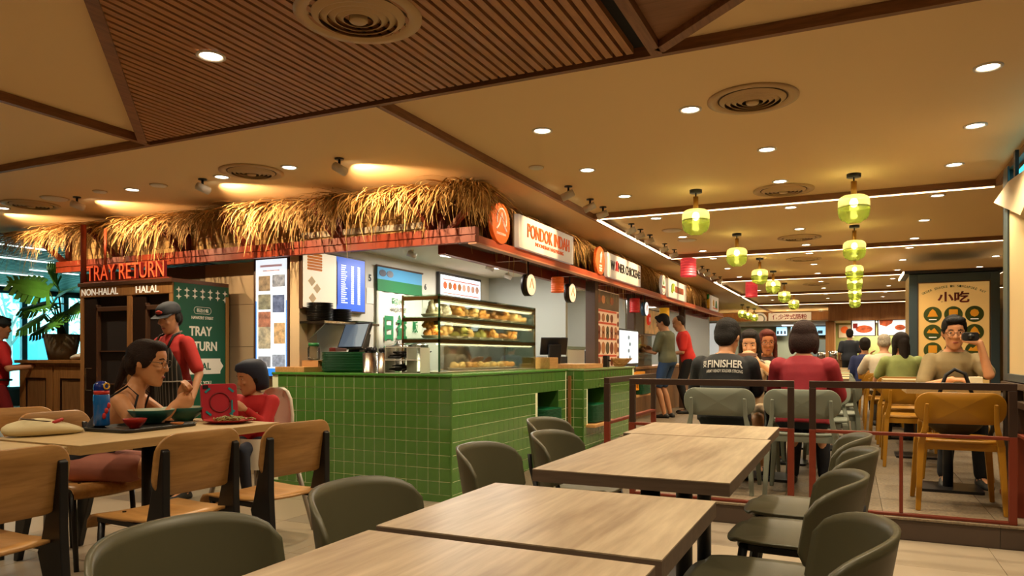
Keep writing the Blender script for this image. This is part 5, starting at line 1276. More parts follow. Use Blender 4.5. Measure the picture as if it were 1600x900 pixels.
t = thing('far_counter', 'dark timber counter of the far kitchen', 'counter', (.6, 19.9, PL)); obj('body', G().box(-1.6,2.2,0,.6,0,.84), m_cabd, t); obj('top', G().box(-1.62,2.22,-.02,.62,.84,.88), m_bronzel, t)
t = thing('far_counter', 'steel counter of the far left stall', 'counter', (-4, 22.2, PL)); obj('body', G().box(-3.5,3.2,0,.6,0,.84), m_ss, t); obj('top', G().box(-3.52,3.22,-.02,.62,.84,.88), m_bronzel, t)
for k in range(7):
    tag(obj('kitchen_pot', G().lathe([(.001,0),(.1,0),(.1,.18+.03*(k%3)),(.09,.18+.03*(k%3)),(.09,.01)], 16), m_ss, smooth=True), 'steel kitchen pot on far counter, %s from the left' % ord_[k], 'pot', 'pots on the far counter').location = (-.7+k*.28 if k < 3 else .7+k*.16, 20.2, PL+.881)
t = thing('round_sign', 'small orange disc poster in the far kitchen', 'poster', (-.12, 22.58, 1.62)); obj('panel', G().box(-.2,.2,0,.015,0,.36), m_cream, t); obj('disc', G().prism(circ(.1, 20), 0, .003, at(-.05,-.001,.22,FY)), m_or, t)
# ================================================================ PEOPLE
REMESH = []
def ik(a, t, l1, l2, pole):
    a, t, pole = Vector(a), Vector(t), Vector(pole); d = t-a; L_ = d.length
    if L_ > (l1+l2)*.998: t = a+d.normalized()*(l1+l2)*.998; d = t-a; L_ = d.length
    u = d.normalized(); c = (l1*l1-l2*l2+L_*L_)/(2*L_); h_ = math.sqrt(max(1e-6, l1*l1-c*c))
    p = pole-u*pole.dot(u); p = p.normalized() if p.length > 1e-4 else Vector((0,0,1))
    return a+u*c+p*h_, t
def add_hand(g, wrist, d, pn, side, curl, s=1.0):
    """palm, four unequal fingers and a thumb. d: pointing direction, pn: palm normal, side: direction of the thumb side"""
    d = Vector(d).normalized(); pn = Vector(pn); pn = (pn-d*pn.dot(d)).normalized(); sd = pn.cross(d).normalized()
    if sd.dot(Vector(side)) < 0: sd = -sd
    w = Vector(wrist)
    for i, (o, ln) in enumerate(((.029,.072),(.010,.078),(-.010,.074),(-.027,.066))):
        b0 = w+sd*o*.6*s+d*.01*s; k = w+sd*o*s+d*ln*s
        g.cap(b0, k, .0135*s, .0115*s, 8)
        p = k; dr = d.copy(); seg = [(.040,.0095),(.026,.0085),(.021,.0075)]; f_ = (.9, 1.05, .98, .8)[i]
        for j, (l_, r_) in enumerate(seg):
            ang = curl*(.75 if j == 0 else 1.0)
            dr = (Matrix.Rotation(ang, 3, pn.cross(dr).normalized().cross(Vector((0,0,0))) if False else dr.cross(pn).normalized()) @ dr).normalized()
            q_ = p+dr*l_*f_*s; g.cap(p, q_, r_*1.05*s, r_*s, 8); p = q_
    b0 = w+sd*.018*s+d*.012*s; k = w+sd*.046*s+d*.038*s+pn*.010*s; e = k+(d*.8+sd*.25+pn*.55*min(1, curl+.2)).normalized()*.032*s; f2 = e+(d*.95+pn*.35*min(1, curl+.2)-sd*.1).normalized()*.024*s
    g.cap(b0, k, .014*s, .0125*s, 8); g.cap(k, e, .0115*s, .010*s, 8); g.cap(e, f2, .0098*s, .008*s, 8)
SKIN = {}
def skin(c): return M('skin_'+c, c, .5, noise=(25, .05))
def person(label, loc, rz, H=1.7, sit=None, lean=0, side=0, head=(0, 0, 0), hands=(None, None), feet=(None, None), hand_dir=(None, None), palm=(None, None), curl=.35,
           shirt='#444444', sleeve=.55, pants='#222222', leg=1.0, shoes='#222222', hair='#1a120d', style='short', tone='#c58c62', fem=False, build=1.0, vox=.008, glasses=False, loose=.012, skirt=False, strap=False, elbow=(None, None), group=None, extra=None, shirt_hem=-.09, headscale=1.04):
    s = H/1.70
    root = thing('person', label, 'person', loc, rz, group)
    bw = build*(0.93 if fem else 1.0)
    zp = (sit+.095*s) if sit is not None else .915*s
    P_ = Vector((0, 0, zp))
    up = Vector((math.sin(side), math.sin(lean)*math.cos(side), math.cos(lean)*math.cos(side))); rt = Vector((1, 0, 0)); rt = (rt-up*rt.dot(up)).normalized(); fw = up.cross(rt)
    def T(d, x=0, y=0): return P_+up*d*s+rt*x*s+fw*y*s
    prof = [(-.10,.115,.09,0),(-.05,.158,.112,-.005),(.03,.160,.115,-.005),(.14,.138,.10,.0),(.25,.148,.108,.005),(.34,.163,.112,.004),(.395,.160,.102,0),(.44,.112,.078,-.006),(.466,.082,.064,-.008),(.485,.068,.056,-.01)]
    if fem: prof = [(-.10,.12,.095,0),(-.05,.165,.118,-.008),(.03,.158,.112,-.006),(.14,.122,.092,.0),(.25,.135,.105,.01),(.33,.144,.112,.012),(.395,.140,.094,0),(.44,.100,.070,-.006),(.466,.073,.058,-.008),(.485,.060,.050,-.01)]
    def torso(g, grow, d0=-1, d1=1, n=20):
        rs = []
        for d, rx, ry, yo in prof:
            if d < d0-1e-6 or d > d1+1e-6: continue
            c = T(d, 0, yo); rs.append([c+rt*(rx*bw*s+grow)*math.cos(2*PI*k/n)+fw*(ry*bw*s+grow)*math.sin(2*PI*k/n) for k in range(n)])
        g.rings(rs)
    # head frame
    pit, yaw, rol = head
    Rt = Matrix((rt, fw, up)).transposed()
    Rb = Matrix.Rotation(lean*.6, 3, 'X')            # the head stays more upright than the torso
    Rh = Rt @ Rb @ Matrix.Rotation(yaw, 3, 'Z') @ Matrix.Rotation(pit, 3, 'X') @ Matrix.Rotation(rol, 3, 'Y')
    NB = T(.485, 0, -.01); hs = headscale; HCn = NB+(up*.5+Rh @ Vector((0,.1,1))*.5).normalized()*.052*s+Rh @ Vector((0,.012,.075))*s*hs
    def Hd(x, y, z): return HCn+Rh @ Vector((x, y, z))*s*hs
    sh_ = [T(.392, sx*.162*bw) for sx in (-1, 1)]
    hip = [T(-.03, sx*.088) for sx in (-1, 1)]
    l1, l2 = .275*s, .25*s
    arms = []
    for i, sx in enumerate((-1, 1)):
        tgt = hands[i]
        if tgt is None: tgt = sh_[i]+Vector((sx*.07*s, .06*s, -.50*s))
        pole = elbow[i] if elbow[i] is not None else (sx*.35, -.5, -.8)
        e, w = ik(sh_[i], tgt, l1, l2, pole); arms.append((e, w))
    legs = []
    for i, sx in enumerate((-1, 1)):
        ft = feet[i]
        if ft is None: ft = (sx*.1*s, 0, .075*s) if sit is None else (sx*.12*s, .40*s, .075*s)
        k, a_ = ik(hip[i], ft, .43*s, .42*s, (0, 1, .25 if sit is not None else 0)); legs.append((k, a_))
    # ---- one continuous body
    g = G()
    torso(g, -.006)
    g.cap(T(.44, 0, -.012), HCn+Rh @ Vector((0,-.012,-.06))*s, .056*s*(.88 if fem else 1), .052*s*(.86 if fem else 1), 14)
    hp = [(-.116,.024,.022,.062),(-.108,.036,.038,.05),(-.085,.050,.060,.03),(-.05,.061,.076,.014),(-.015,.068,.086,.006),(.02,.073,.093,.0),(.055,.073,.094,-.004),(.085,.064,.083,-.006),(.105,.045,.060,-.008),(.117,.018,.026,-.01)]
    n = 22
    g.rings([[Hd(rx*math.cos(2*PI*k/n), yo+ry*math.sin(2*PI*k/n), z) for k in range(n)] for z, rx, ry, yo in hp])
    g.cap(Hd(0,.088,.018), Hd(0,.104,-.022), .009*s, .0135*s, 8); g.ell(Hd(0,.094,-.026), (.017*s,.011*s,.009*s), 8, 6, Rh)
    g.ell(Hd(0,.083,-.062), (.022*s,.012*s,.012*s), 10, 6, Rh)
    for sx in (-1, 1):
        g.ell(Hd(sx*.076,-.008,-.005), (.010*s,.020*s,.031*s), 10, 8, Rh); g.ell(Hd(sx*.034,.078,-.02), (.022*s,.016*s,.016*s), 8, 6, Rh)
    for i, sx in enumerate((-1, 1)):
        e, w = arms[i]
        g.cap(sh_[i], e, .049*s*bw, .038*s*bw, 12); g.cap(e, w, .037*s*bw, .024*s, 12)
        d = hand_dir[i] if hand_dir[i] is not None else (w-e)
        pn = palm[i] if palm[i] is not None else Vector((-sx, 0, 0))
        add_hand(g, w, d, pn, Vector((0, 1, .3)) if palm[i] is None else Vector((-sx, 0, .6)), curl, .95*s)
        k, a_ = legs[i]
        g.cap(hip[i], k, .078*s*bw, .052*s, 14); mid = k.lerp(a_, .3)+(k-a_).cross(Vector((1,0,0))).normalized()*(-.012*s)
        g.cap(k, mid, .050*s, .052*s, 12); g.cap(mid, a_, .052*s, .034*s, 12)
        fd = Vector((sx*.12, 1, 0)).normalized()
        g.cap(a_-Vector((0,0,.03*s)), a_+fd*.13*s-Vector((0,0,.045*s)), .036*s, .026*s, 10)
    REMESH.append((obj('body', g, skin(tone), root), vox, 3))
    # ---- shirt
    ms_c = shirt if not isinstance(shirt, str) else M('cloth_'+shirt, shirt, .8, noise=(14, .07), bump=(9, .4))
    g = G(); torso(g, loose, shirt_hem, .468 if not strap else .28)
    if shirt_hem < -.08:
        pass
    if not strap:
        for i, sx in enumerate((-1, 1)):
            e, w = arms[i]; fr1 = min(1, sleeve/.55) if sleeve <= .55 else 1
            g.cap(sh_[i]+(rt*(-sx)*.004)*s, sh_[i].lerp(e, min(.92, sleeve*1.35) if sleeve < .75 else 1), .062*s*bw+loose*.3, .052*s*bw+loose*.5, 14)
            if sleeve >= .75: g.cap(e, e.lerp(w, .9), .046*s*bw+loose*.4, .032*s+loose*.3, 14)
        g.cap(T(.40, -.12*bw), T(.40, .12*bw), .050*s, .050*s, 12)
    sob = obj('shirt', g, ms_c, root); REMESH.append((sob, max(vox, .009), 4))
    # ---- trousers or skirt
    mp_c = M('cloth_'+pants, pants, .85, noise=(14, .06), bump=(12, .2))
    g = G(); torso(g, .010, -.2, .04)
    for i in range(2):
        k, a_ = legs[i]
        t1 = hip[i].lerp(k, min(1, leg*2) if leg < .5 else 1)
        g.cap(hip[i], t1, .088*s*bw, .066*s if leg >= .5 else .078*s, 14)
        if leg > .5: g.cap(k, k.lerp(a_, (leg-.5)*2*.96), .064*s, .050*s, 12)
    if skirt:
        k0 = legs[0][0].lerp(hip[0], .15); k1 = legs[1][0].lerp(hip[1], .15); g.cap(k0, k1, .075*s, .075*s, 12); g.cap(hip[0].lerp(k0, .5), hip[1].lerp(k1, .5), .085*s, .085*s, 12)
    REMESH.append((obj('skirt' if skirt else 'trousers' if leg > .6 else 'shorts', g, mp_c, root), max(vox, .010), 4))
    for i, sx in enumerate((-1, 1)):
        k, a_ = legs[i]; fd = Vector((sx*.12, 1, 0)).normalized(); sd_ = fd.cross(Vector((0,0,1)))
        z0 = a_.z-.075*s; rs = []
        for t_, w_, h_ in ((-.075,.022,.045),(-.05,.036,.075),(.0,.040,.085),(.07,.044,.065),(.14,.045,.05),(.175,.034,.04),(.192,.015,.025)):
            c = Vector((a_.x, a_.y, z0))+fd*t_*s
            rs.append([c+sd_*w_*s*math.cos(2*PI*q_/12)*(1 if math.sin(2*PI*q_/12) < 0 else .85)+Vector((0,0,max(0, h_*s*(.5+.5*math.sin(2*PI*q_/12))))) for q_ in range(12)])
        g = G(); g.rings(rs); obj('shoe', g, M('shoe_'+shoes, shoes, .6), root, True)
    # ---- hair
    m_h = M('hair_'+hair, hair, .7, noise=(60, .25), bump=(140, .5), spec=.25)
    g = G(); ez = lambda c, r: g.ell(Hd(*c), tuple(q_*s*hs for q_ in r), 16, 10, Rh)
    if style == 'short': ez((0,-.018,.046), (.086,.104,.094)); ez((.012,.062,.098), (.05,.034,.026)); ez((-.03,.05,.102), (.04,.04,.026)); ez((0,-.050,-.012), (.076,.06,.075)); ez((0,-.04,.02), (.084,.075,.08)); ez((0,.035,.092), (.062,.052,.034)); ez((-.066,.0,.03), (.018,.045,.04)); ez((.066,.0,.03), (.018,.045,.04))
    if style == 'balding': ez((0,-.05,.01), (.082,.06,.07)); ez((0,-.03,.05), (.080,.088,.072))
    if style == 'bob': ez((0,-.018,.04), (.093,.108,.098)); ez((0,-.045,-.035), (.098,.075,.10)); ez((-.078,-.005,-.03), (.030,.055,.095)); ez((.078,-.005,-.03), (.030,.055,.095)); ez((0,.04,.09), (.066,.055,.036))
    if style == 'long':
        ez((0,-.018,.042), (.086,.104,.090)); ez((0,.03,.093), (.062,.055,.034))
        for sx in (-1, 1):
            ez((sx*.07,.005,.0), (.022,.05,.08))
            a0 = Hd(sx*.070,-.01,-.03); g.cap(a0, a0+Vector((sx*.012*s,0,-.21*s))+fw*(-.0), .030*s, .020*s, 10)
        g.cap(Hd(0,-.07,0), Hd(0,-.085,-.1)+Vector((0,0,-.13*s)), .062*s, .045*s, 12)
    if style == 'tied': ez((0,-.016,.040), (.083,.102,.090)); ez((0,-.06,-.01), (.07,.052,.07)); g.cap(Hd(0,-.10,.0), Hd(0,-.15,-.06)+Vector((0,0,-.10*s)), .034*s, .018*s, 10); ez((0,.03,.093), (.064,.055,.034)); ez((-.068,.0,.02), (.018,.045,.05)); ez((.068,.0,.02), (.018,.045,.05))
    if style in ('cap', 'hood'):
        ez((0,-.05,-.01), (.076,.052,.085)); ez((-.066,-.01,.0), (.02,.03,.05)); ez((.066,-.01,.0), (.02,.03,.05))
    REMESH.append((obj('hair', g, m_h, root), max(vox*.8, .007), 2))
    # ---- face
    for sx in (-1, 1):
        ey = obj('eye', G().ell(Hd(sx*.030,.0775,.012), (.0125*s,.008*s,.0062*s), 12, 8, Rh), M('eye_white', '#d8cfc4', .3), root, True)
        obj('iris', G().ell(Hd(sx*.030,.084,.012), (.0058*s,.003*s,.0058*s), 10, 6, Rh), M('eye_dark', '#140c08', .2), ey, True)
        obj('eyebrow', G().tube([Hd(sx*.013,.089,.031), Hd(sx*.030,.087,.036), Hd(sx*.048,.076,.031)], [.0028*s,.0034*s,.002*s], 6), m_h, root, True)
    obj('lips', G().ell(Hd(0,.0925,-.062), (.021*s,.006*s,.0065*s), 14, 8, Rh), M('lips', '#9a4f44', .5), root, True)
    if glasses:
        gl_ = G()
        for sx in (-1, 1): gl_.tube([Hd(sx*.033+.026*math.cos(a), .1, .010+.020*math.sin(a)) for a in [2*PI*q_/18 for q_ in range(19)]], 0.0016*s, 6)
        gl_.tube([Hd(-.008,.102,.014), Hd(.008,.102,.014)], .002*s, 6)
        for sx in (-1, 1): gl_.tube([Hd(sx*.059,.098,.015), Hd(sx*.076,.03,.012), Hd(sx*.078,-.01,.006)], .002*s, 6)
        obj('glasses', gl_, M('glasses_frame', '#5a4a40', .3, .5), root, True)
    root['_'] = 0; del root['_']
    J = dict(Hd=Hd, Rh=Rh, HC=HCn, arms=arms, legs=legs, sh=sh_, T=T, s=s, root=root, up=up, fw=fw, rt=rt, P=P_, shirt=sob, prof=prof, bw=bw, loose=loose)
    return J
def cap_hat(J, col, accent=None, brim=True):
    m = M('cap_'+col, col, .8); g = G(); Rh, s = J['Rh'], J['s']
    rs = []
    for z, r in ((.035,1.0),(.065,.99),(.09,.9),(.11,.7),(.122,.4),(.127,.05)): rs.append([J['Hd'](.086*r*math.cos(2*PI*k/22), -.006+.106*r*math.sin(2*PI*k/22), z) for k in range(22)])
    g.rings(rs); c = obj('cap', g, m, J['root'], True)
    if brim:
        N = 13; up_ = [J['Hd'](.078*math.sin(-1.25+2.5*i/(N-1)), .065+.10*math.cos(-1.25+2.5*i/(N-1)), .042-.012*(1-math.cos(-1.25+2.5*i/(N-1)))) for i in range(N)]
        inn = [J['Hd'](.080*math.sin(-1.3+2.6*i/(N-1)), -.006+.095*math.cos(-1.3+2.6*i/(N-1)), .048) for i in range(N)]
        d = Rh @ Vector((0,0,-.004))*s; vs = up_+inn+[p+d for p in up_]+[p+d for p in inn]; fs = []
        for i in range(N-1): fs += [(i, i+1, N+i+1, N+i), (2*N+i, 3*N+i, 3*N+i+1, 2*N+i+1), (i, 2*N+i, 2*N+i+1, i+1)]
        obj('brim', G().add(vs, fs), m, c)
    if accent: obj('badge', G().ell(J['Hd'](0,.094,.072), (.035*s,.012*s,.016*s), 12, 8, Rh), M('badge_'+accent, accent, .5), c, True)
    return c

# staff member at the tray return
m_apron = bpy.data.materials.new('apron_stripe'); m_apron.use_nodes = True
nt = m_apron.node_tree; b = nt.nodes['Principled BSDF']; b.inputs['Roughness'].default_value = .85
tc = nt.nodes.new('ShaderNodeTexCoord'); wv = nt.nodes.new('ShaderNodeTexWave'); wv.bands_direction = 'X'; wv.inputs['Scale'].default_value = 12
cr_ = nt.nodes.new('ShaderNodeValToRGB'); cr_.color_ramp.elements[0].position = .8; cr_.color_ramp.elements[0].color = lin('#15130f'); cr_.color_ramp.elements[1].position = .95; cr_.color_ramp.elements[1].color = lin('#6a6258')
nt.links.new(tc.outputs['Object'], wv.inputs['Vector']); nt.links.new(wv.outputs['Fac'], cr_.inputs['Fac']); nt.links.new(cr_.outputs['Color'], b.inputs['Base Color'])
def apron(J, long_=True):
    s = J['s']; T = J['T']; rs = []
    rows_ = [(.36,.085),(.30,.11),(.2,.155),(.1,.17),(.0,.185),(-.1,.2),(-.25,.22),(-.42,.23)]
    N = 13; vs = []; 
    for d, w in rows_:
        for k in range(N):
            u = -1+2*k/(N-1); a = u*1.25*min(1, w/.19)
            rx = (.185 if d < .25 else .17)*J['bw']; ry = (.142 if d < .28 else .136)
            vs.append(T(d, rx*math.sin(a), ry*math.cos(a)+.003))
    fs = []
    for j in range(len(rows_)-1):
        for k in range(N-1): a = j*N+k; fs.append((a, a+N, a+N+1, a+1))
    o = obj('apron', G().add(vs, fs), m_apron, J['root'], True)
    md = o.modifiers.new('solid', 'SOLIDIFY'); md.thickness = .006; md.offset = 1
    obj('apron_strap', G().tube([T(.36, -.08, .137), T(.455, -.075, .07), T(.49, -.06, -.03)], .010*s, 8), m_apron, o, True)
    obj('apron_strap', G().tube([T(.36, .08, .137), T(.455, .075, .07), T(.49, .06, -.03)], .010*s, 8), m_apron, o, True)
    obj('apron_badge', G().ell(T(.25, .03, .146), (.05*s,.006*s,.022*s), 12, 6), M('badge_red', '#b5382a', .5), o, True)
    obj('waist_tie', G().tube([T(.08, .19*math.sin(a), .148*math.cos(a)+.004) for a in [-1.5+3*k/12 for k in range(13)]], .006*s, 6), M('tie_grey', '#9a948a', .6), o, True)
J = person('staff member in dark cap, red shirt and striped apron at tray return', (-4.78, 4.0, 0), PI+.05, 1.58, None, .05, 0, (-.35, .1, 0), shirt='#b02a26', sleeve=.6, pants='#1a1a1c', tone='#b98563', style='cap', fem=True, vox=.008, hands=((-.27,.10,.78),(.26,.14,.80)))
cap_hat(J, '#22252c', '#c0473a'); apron(J)
# person at far left in red
J = person('person in red shirt and dark cap seen from behind at left edge', (-8.22, 4.62, 0), -.35, 1.57, None, .05, 0, (-.1, 0, 0), shirt='#b3161c', sleeve=.55, pants='#7a1018', tone='#b98563', style='short', vox=.012, hands=((-.2,.25,1.0),(.25,.3,1.0)), loose=.02)
cap_hat(J, '#1c2a33', None, False)
obj('belt', G().tube([J['T'](.02, .19*math.sin(a), .15*math.cos(a)) for a in [2*PI*k/24 for k in range(25)]], .012, 6), M('belt_black', '#17120f', .5), J['root'], True)
# woman leaning over the loaded table
J = person('woman with glasses and bare shoulders leaning over the left table', (-3.84, 2.62, 0), -.95, 1.72, .45, .62, .0, (.1, -.1, 0), shirt='#14141a', strap=True, pants='#a86a5a', leg=.33, tone='#c98e60', hair='#24140c', style='tied', fem=True, vox=.007, glasses=True,
           hands=((-.02,.50,.92),(.12,.50,.85)), hand_dir=((.5,.5,.4),(-.4,.6,.1)), elbow=((-.6,-.3,-1),(.7,-.1,-1)), curl=.9, feet=((-.12,.28,.075),(.14,.36,.075)), shoes='#4a3a30')
for sx in (-1, 1): obj('strap', G().tube([J['T'](.27, sx*.08, .11), J['T'](.46, sx*.10, .04), J['T'](.47, sx*.10, -.03), J['T'](.28, sx*.08, -.105)], .006, 6), M('cloth_#14141a'), J['shirt'], True)
# child in the high chair
J = person('small child in navy hood and red shirt sitting in the white high chair', (-3.36, 3.42, 0), PI+.25, 1.06, .53, .12, 0, (-.2, -.55, 0), shirt='#b5191c', sleeve=.9, pants='#2a3040', tone='#c08a62', hair='#1a120c', style='hood', vox=.006, hands=((-.06,.24,.80),(.10,.26,.80)), feet=((-.06,.22,.3),(.06,.22,.3)), build=1.15, loose=.01, headscale=1.35)
g = G(); Hd = J['Hd']; s = J['s']
rs = []
for z, r, ry0, ry1 in ((-.10,.75,-.11,.0),(-.04,1.0,-.118,.02),(.03,1.08,-.122,.05),(.08,1.0,-.115,.085),(.115,.78,-.09,.075),(.135,.3,-.04,.03)):
    c = (ry0+ry1)/2; ra = (ry1-ry0)/2; rs.append([Hd(.092*r*math.cos(2*PI*k/20), c+ra*math.sin(2*PI*k/20)*1.15, z) for k in range(20)])
g.rings(rs); obj('hood', g, M('hood_navy', '#18223a', .7), J['root'], True)
obj('shirt_badge', G().ell(J['T'](.30, -.07, .125), (.03*s,.012*s,.03*s), 10, 6), m_cream, J['root'], True)
# two men at the third stall
J = person('standing man in olive green shirt and blue shorts at third stall', (-2.62, 11.35, PL), PI/2-.25, 1.68, None, .08, 0, (-.3, .2, 0), shirt='#5a5a42', sleeve=.6, pants='#2f4a70', leg=.42, tone='#b07a54', style='short', vox=.012, hands=((-.12,.34,1.05),(.16,.36,1.08)), shoes='#1c1a18', build=1.1)
J = person('standing man in bright red shirt and black trousers at third stall', (-2.5, 12.35, PL), PI/2+.3, 1.72, None, .22, 0, (-.3, .1, 0), shirt='#d0281e', sleeve=.6, pants='#121214', leg=1.0, tone='#c0906a', hair='#3a302a', style='balding', vox=.012, hands=((-.1,.34,1.0),(.12,-.0,.75)), shoes='#17150f')
# seated diners behind the railing
JF = person('seated young man in black FINISHER shirt with his back to viewer', (-.865, 5.58, PL), .05, 1.64, .45, .22, 0, (-.35, -.25, .0), shirt='#101318', sleeve=.62, pants='#0e0f12', leg=.42, tone='#b07c56', hair='#100c0a', style='short', vox=.007, hands=((-.16,.40,.80),(.14,.42,.82)), build=1.15, loose=.02, curl=.7, headscale=1.16)
m_pr = M('shirt_print', '#b9b6ae', .7)
def back_print(J, s_, d, w, h_, x=0, bold=.02, tilt=0):
    g = text(s_, ext=0, w=w, h=h_, bold=bold); o = G(); T = J['T']
    vs = []
    for X_, Y_, _ in g.v:
        X_, Y_ = X_*math.cos(tilt)-Y_*math.sin(tilt), X_*math.sin(tilt)+Y_*math.cos(tilt)
        dd = d+Y_; xx = x+X_
        P0 = J['prof']; i = max(k for k in range(len(P0)-1) if P0[k][0] <= dd); f_ = (dd-P0[i][0])/(P0[i+1][0]-P0[i][0])
        rx = P0[i][1]+(P0[i+1][1]-P0[i][1])*f_; ry = P0[i][2]+(P0[i+1][2]-P0[i][2])*f_; yo = P0[i][3]+(P0[i+1][3]-P0[i][3])*f_
        rx = rx*J['bw']+J['loose']/J['s']; ry = ry*J['bw']+J['loose']/J['s']
        y = yo-ry*math.sqrt(max(.05, 1-(xx/rx)**2))-.010
        vs.append(T(dd, xx, y))
    o.add(vs, g.f); return o
obj('shirt_lettering', back_print(JF, 'FINISHER', .372, .26, .062, .015), m_pr, JF['shirt'])
obj('shirt_lettering', back_print(JF, 'ARMY READY SOLDIER STRONG', .315, .27, .024, .01, .02), m_pr, JF['shirt'])
obj('shirt_lettering', back_print(JF, 'XIII', .372, .055, .024, -.138, .03, PI/2), m_pr, JF['shirt'])
J = person('seated woman with dark bob in maroon shirt with her back to viewer', (-.315, 5.58, PL), -.05, 1.60, .45, .16, 0, (-.2, .1, 0), shirt='#8a1a28', sleeve=.95, pants='#14161f', tone='#c08c66', hair='#24100c', style='bob', vox=.009, hands=((-.15,.40,.80),(.15,.40,.80)), build=1.2, loose=.016, fem=True)
JP = person('seated young woman with long dark hair and cream top holding a phone', (-.79, 6.66, PL), PI, 1.58, .45, .30, 0, (-.2, .05, 0), shirt='#c9b294', sleeve=.6, pants='#c2ab8c', leg=.4, tone='#d6a27a', hair='#170e0a', style='long', fem=True, vox=.006, hands=((-.085,.36,.935),(.06,.36,.935)), hand_dir=((.55,.15,.6),(-.55,.15,.6)), palm=((.5,-.9,.2),(-.5,-.9,.2)), elbow=((-.9,.3,-.7),(.9,.3,-.7)), curl=.55)
w0 = JP['arms'][0][1]; w1 = JP['arms'][1][1]; c_ = (w0+w1)/2
obj('watch_strap', G().tube([JP['arms'][0][1].lerp(JP['arms'][0][0], .15)+Vector((.027*math.cos(a), .012*math.sin(a), .027*math.sin(a))) for a in [2*PI*k/14 for k in range(15)]], .009, 6), M('watch_grey', '#8a857c', .5), JP['root'], True)
ph = tag(obj('phone', G().prism(rrect(.155, .078, .012, 4), -.004, .004, Matrix.Rotation(.35, 4, 'X')), M('phone_brown', '#4a2f22', .3), bev=.002), 'phone held level by the young woman with long hair', 'phone')
ph.location = Vector((-.79, 6.66, PL))+Vector((-c_.x, -c_.y, c_.z))+Vector((0, -.07, .05))
J = person('woman with glasses and reddish hair seated behind the phone woman', (-.75, 7.5, PL), PI+.1, 1.60, .45, .12, 0, (-.15, .1, 0), shirt='#3a2420', sleeve=.9, pants='#2a2020', tone='#c07a50', hair='#5a2216', style='long', fem=True, vox=.009, glasses=True, hands=((-.15,.38,.80),(.12,.3,.9)))
JB = person('seated man in beige polo shirt raising a small camera to his face', (.74, 6.78, PL), PI+.05, 1.72, .45, .10, 0, (-.12, -.05, 0), shirt='#84724c', sleeve=.62, pants='#17181c', tone='#c98f66', hair='#0f0b09', style='short', vox=.006, glasses=True, hands=((-.13,.30,1.08),(.06,.36,.80)), hand_dir=((.6,.1,.25),(-.9,.25,0)), palm=((.35,-1,-.1),(0,-.2,-1)), elbow=((-.25,.25,-1),(.7,-.2,-.6)), curl=.62, build=1.0)
obj('collar_band', G().tube([JB['T'](.462-.03*max(0,math.sin(a)), .088*math.cos(a), -.004+.078*math.sin(a)) for a in [2*PI*k/26+PI/2+.12 for k in range(26)]], .011, 6), M('polo_collar', '#6f6040', .8), JB['shirt'], True)
w0 = JB['arms'][0][1]
cm = thing('pocket_camera', 'small black camera held up by the man in beige polo', 'camera', (0,0,0)); Rm = RZ(PI+.05)
cm.location = Vector((.74, 6.78, PL))+(Rm @ (w0+Vector((.075,.075,.045)))); cm.rotation_euler = (0, 0, PI+.05)
obj('body', G().prism(rrect(.11, .065, .02, 4), -.02, .02, FY), m_blk, cm, bev=.003); obj('lens', G().cyl((0,.02,0), (0,.04,0), .022, None, 16), m_black, cm, True)
# distant diners
J = person('seated woman in pale green blouse with dark hair, seen from behind', (.52, 9.22, PL), .05, 1.62, .45, .1, 0, (-.2, .3, 0), shirt='#8f9a5a', sleeve=.5, pants='#2a2a2a', tone='#b5805a', hair='#1c120c', style='long', fem=True, vox=.012, build=1.15, hands=((-.2,.36,.8),(.2,.36,.8)), loose=.02)
J = person('seated older man with grey hair in white shirt, seen from behind', (.4, 10.95, PL), -.05, 1.68, .45, .1, 0, (-.1, 0, 0), shirt='#c9bda6', sleeve=.6, pants='#4a4238', tone='#b98560', hair='#a89e8e', style='balding', vox=.013, build=1.15, hands=((-.2,.3,.95),(.2,.36,.8)))
J = person('seated person in dark blue shirt beyond the grey haired man', (.2, 12.9, PL), 0, 1.66, .45, .15, 0, (-.1, 0, 0), shirt='#1d2a5a', sleeve=.6, pants='#222222', tone='#a8744e', style='short', vox=.014)
J = person('standing cook in dark navy shirt at the far kitchen counter', (-.03, 19.4, PL), .1, 1.66, None, .05, 0, (-.1, 0, 0), shirt='#20242f', sleeve=.55, pants='#17181c', tone='#a8744e', style='short', vox=.015, build=1.1)
J = person('stall cook in grey shirt standing behind the display case', (-3.75, 6.55, 0), -PI/2, 1.55, None, .12, 0, (-.4, .2, 0), shirt='#5a544a', sleeve=.6, pants='#26221e', tone='#a8744e', style='short', vox=.013, hands=((-.15,.3,1.05),(.15,.3,1.05)))
# turn the overlapping volumes into continuous skins
bpy.context.view_layer.update()
for o, v, it in REMESH:
    a_ = o.modifiers.new('remesh', 'REMESH'); a_.mode = 'VOXEL'; a_.voxel_size = v; a_.use_smooth_shade = True
    b_ = o.modifiers.new('smooth', 'SMOOTH'); b_.factor = .5; b_.iterations = it
dg = bpy.context.evaluated_depsgraph_get()
news = []
for o, v, it in REMESH:
    me = bpy.data.meshes.new_from_object(o.evaluated_get(dg), depsgraph=dg); news.append((o, me))
for o, me in news:
    o.modifiers.clear(); old = o.data; o.data = me
    if not len(me.materials): me.materials.append(old.materials[0])
    me.shade_smooth()
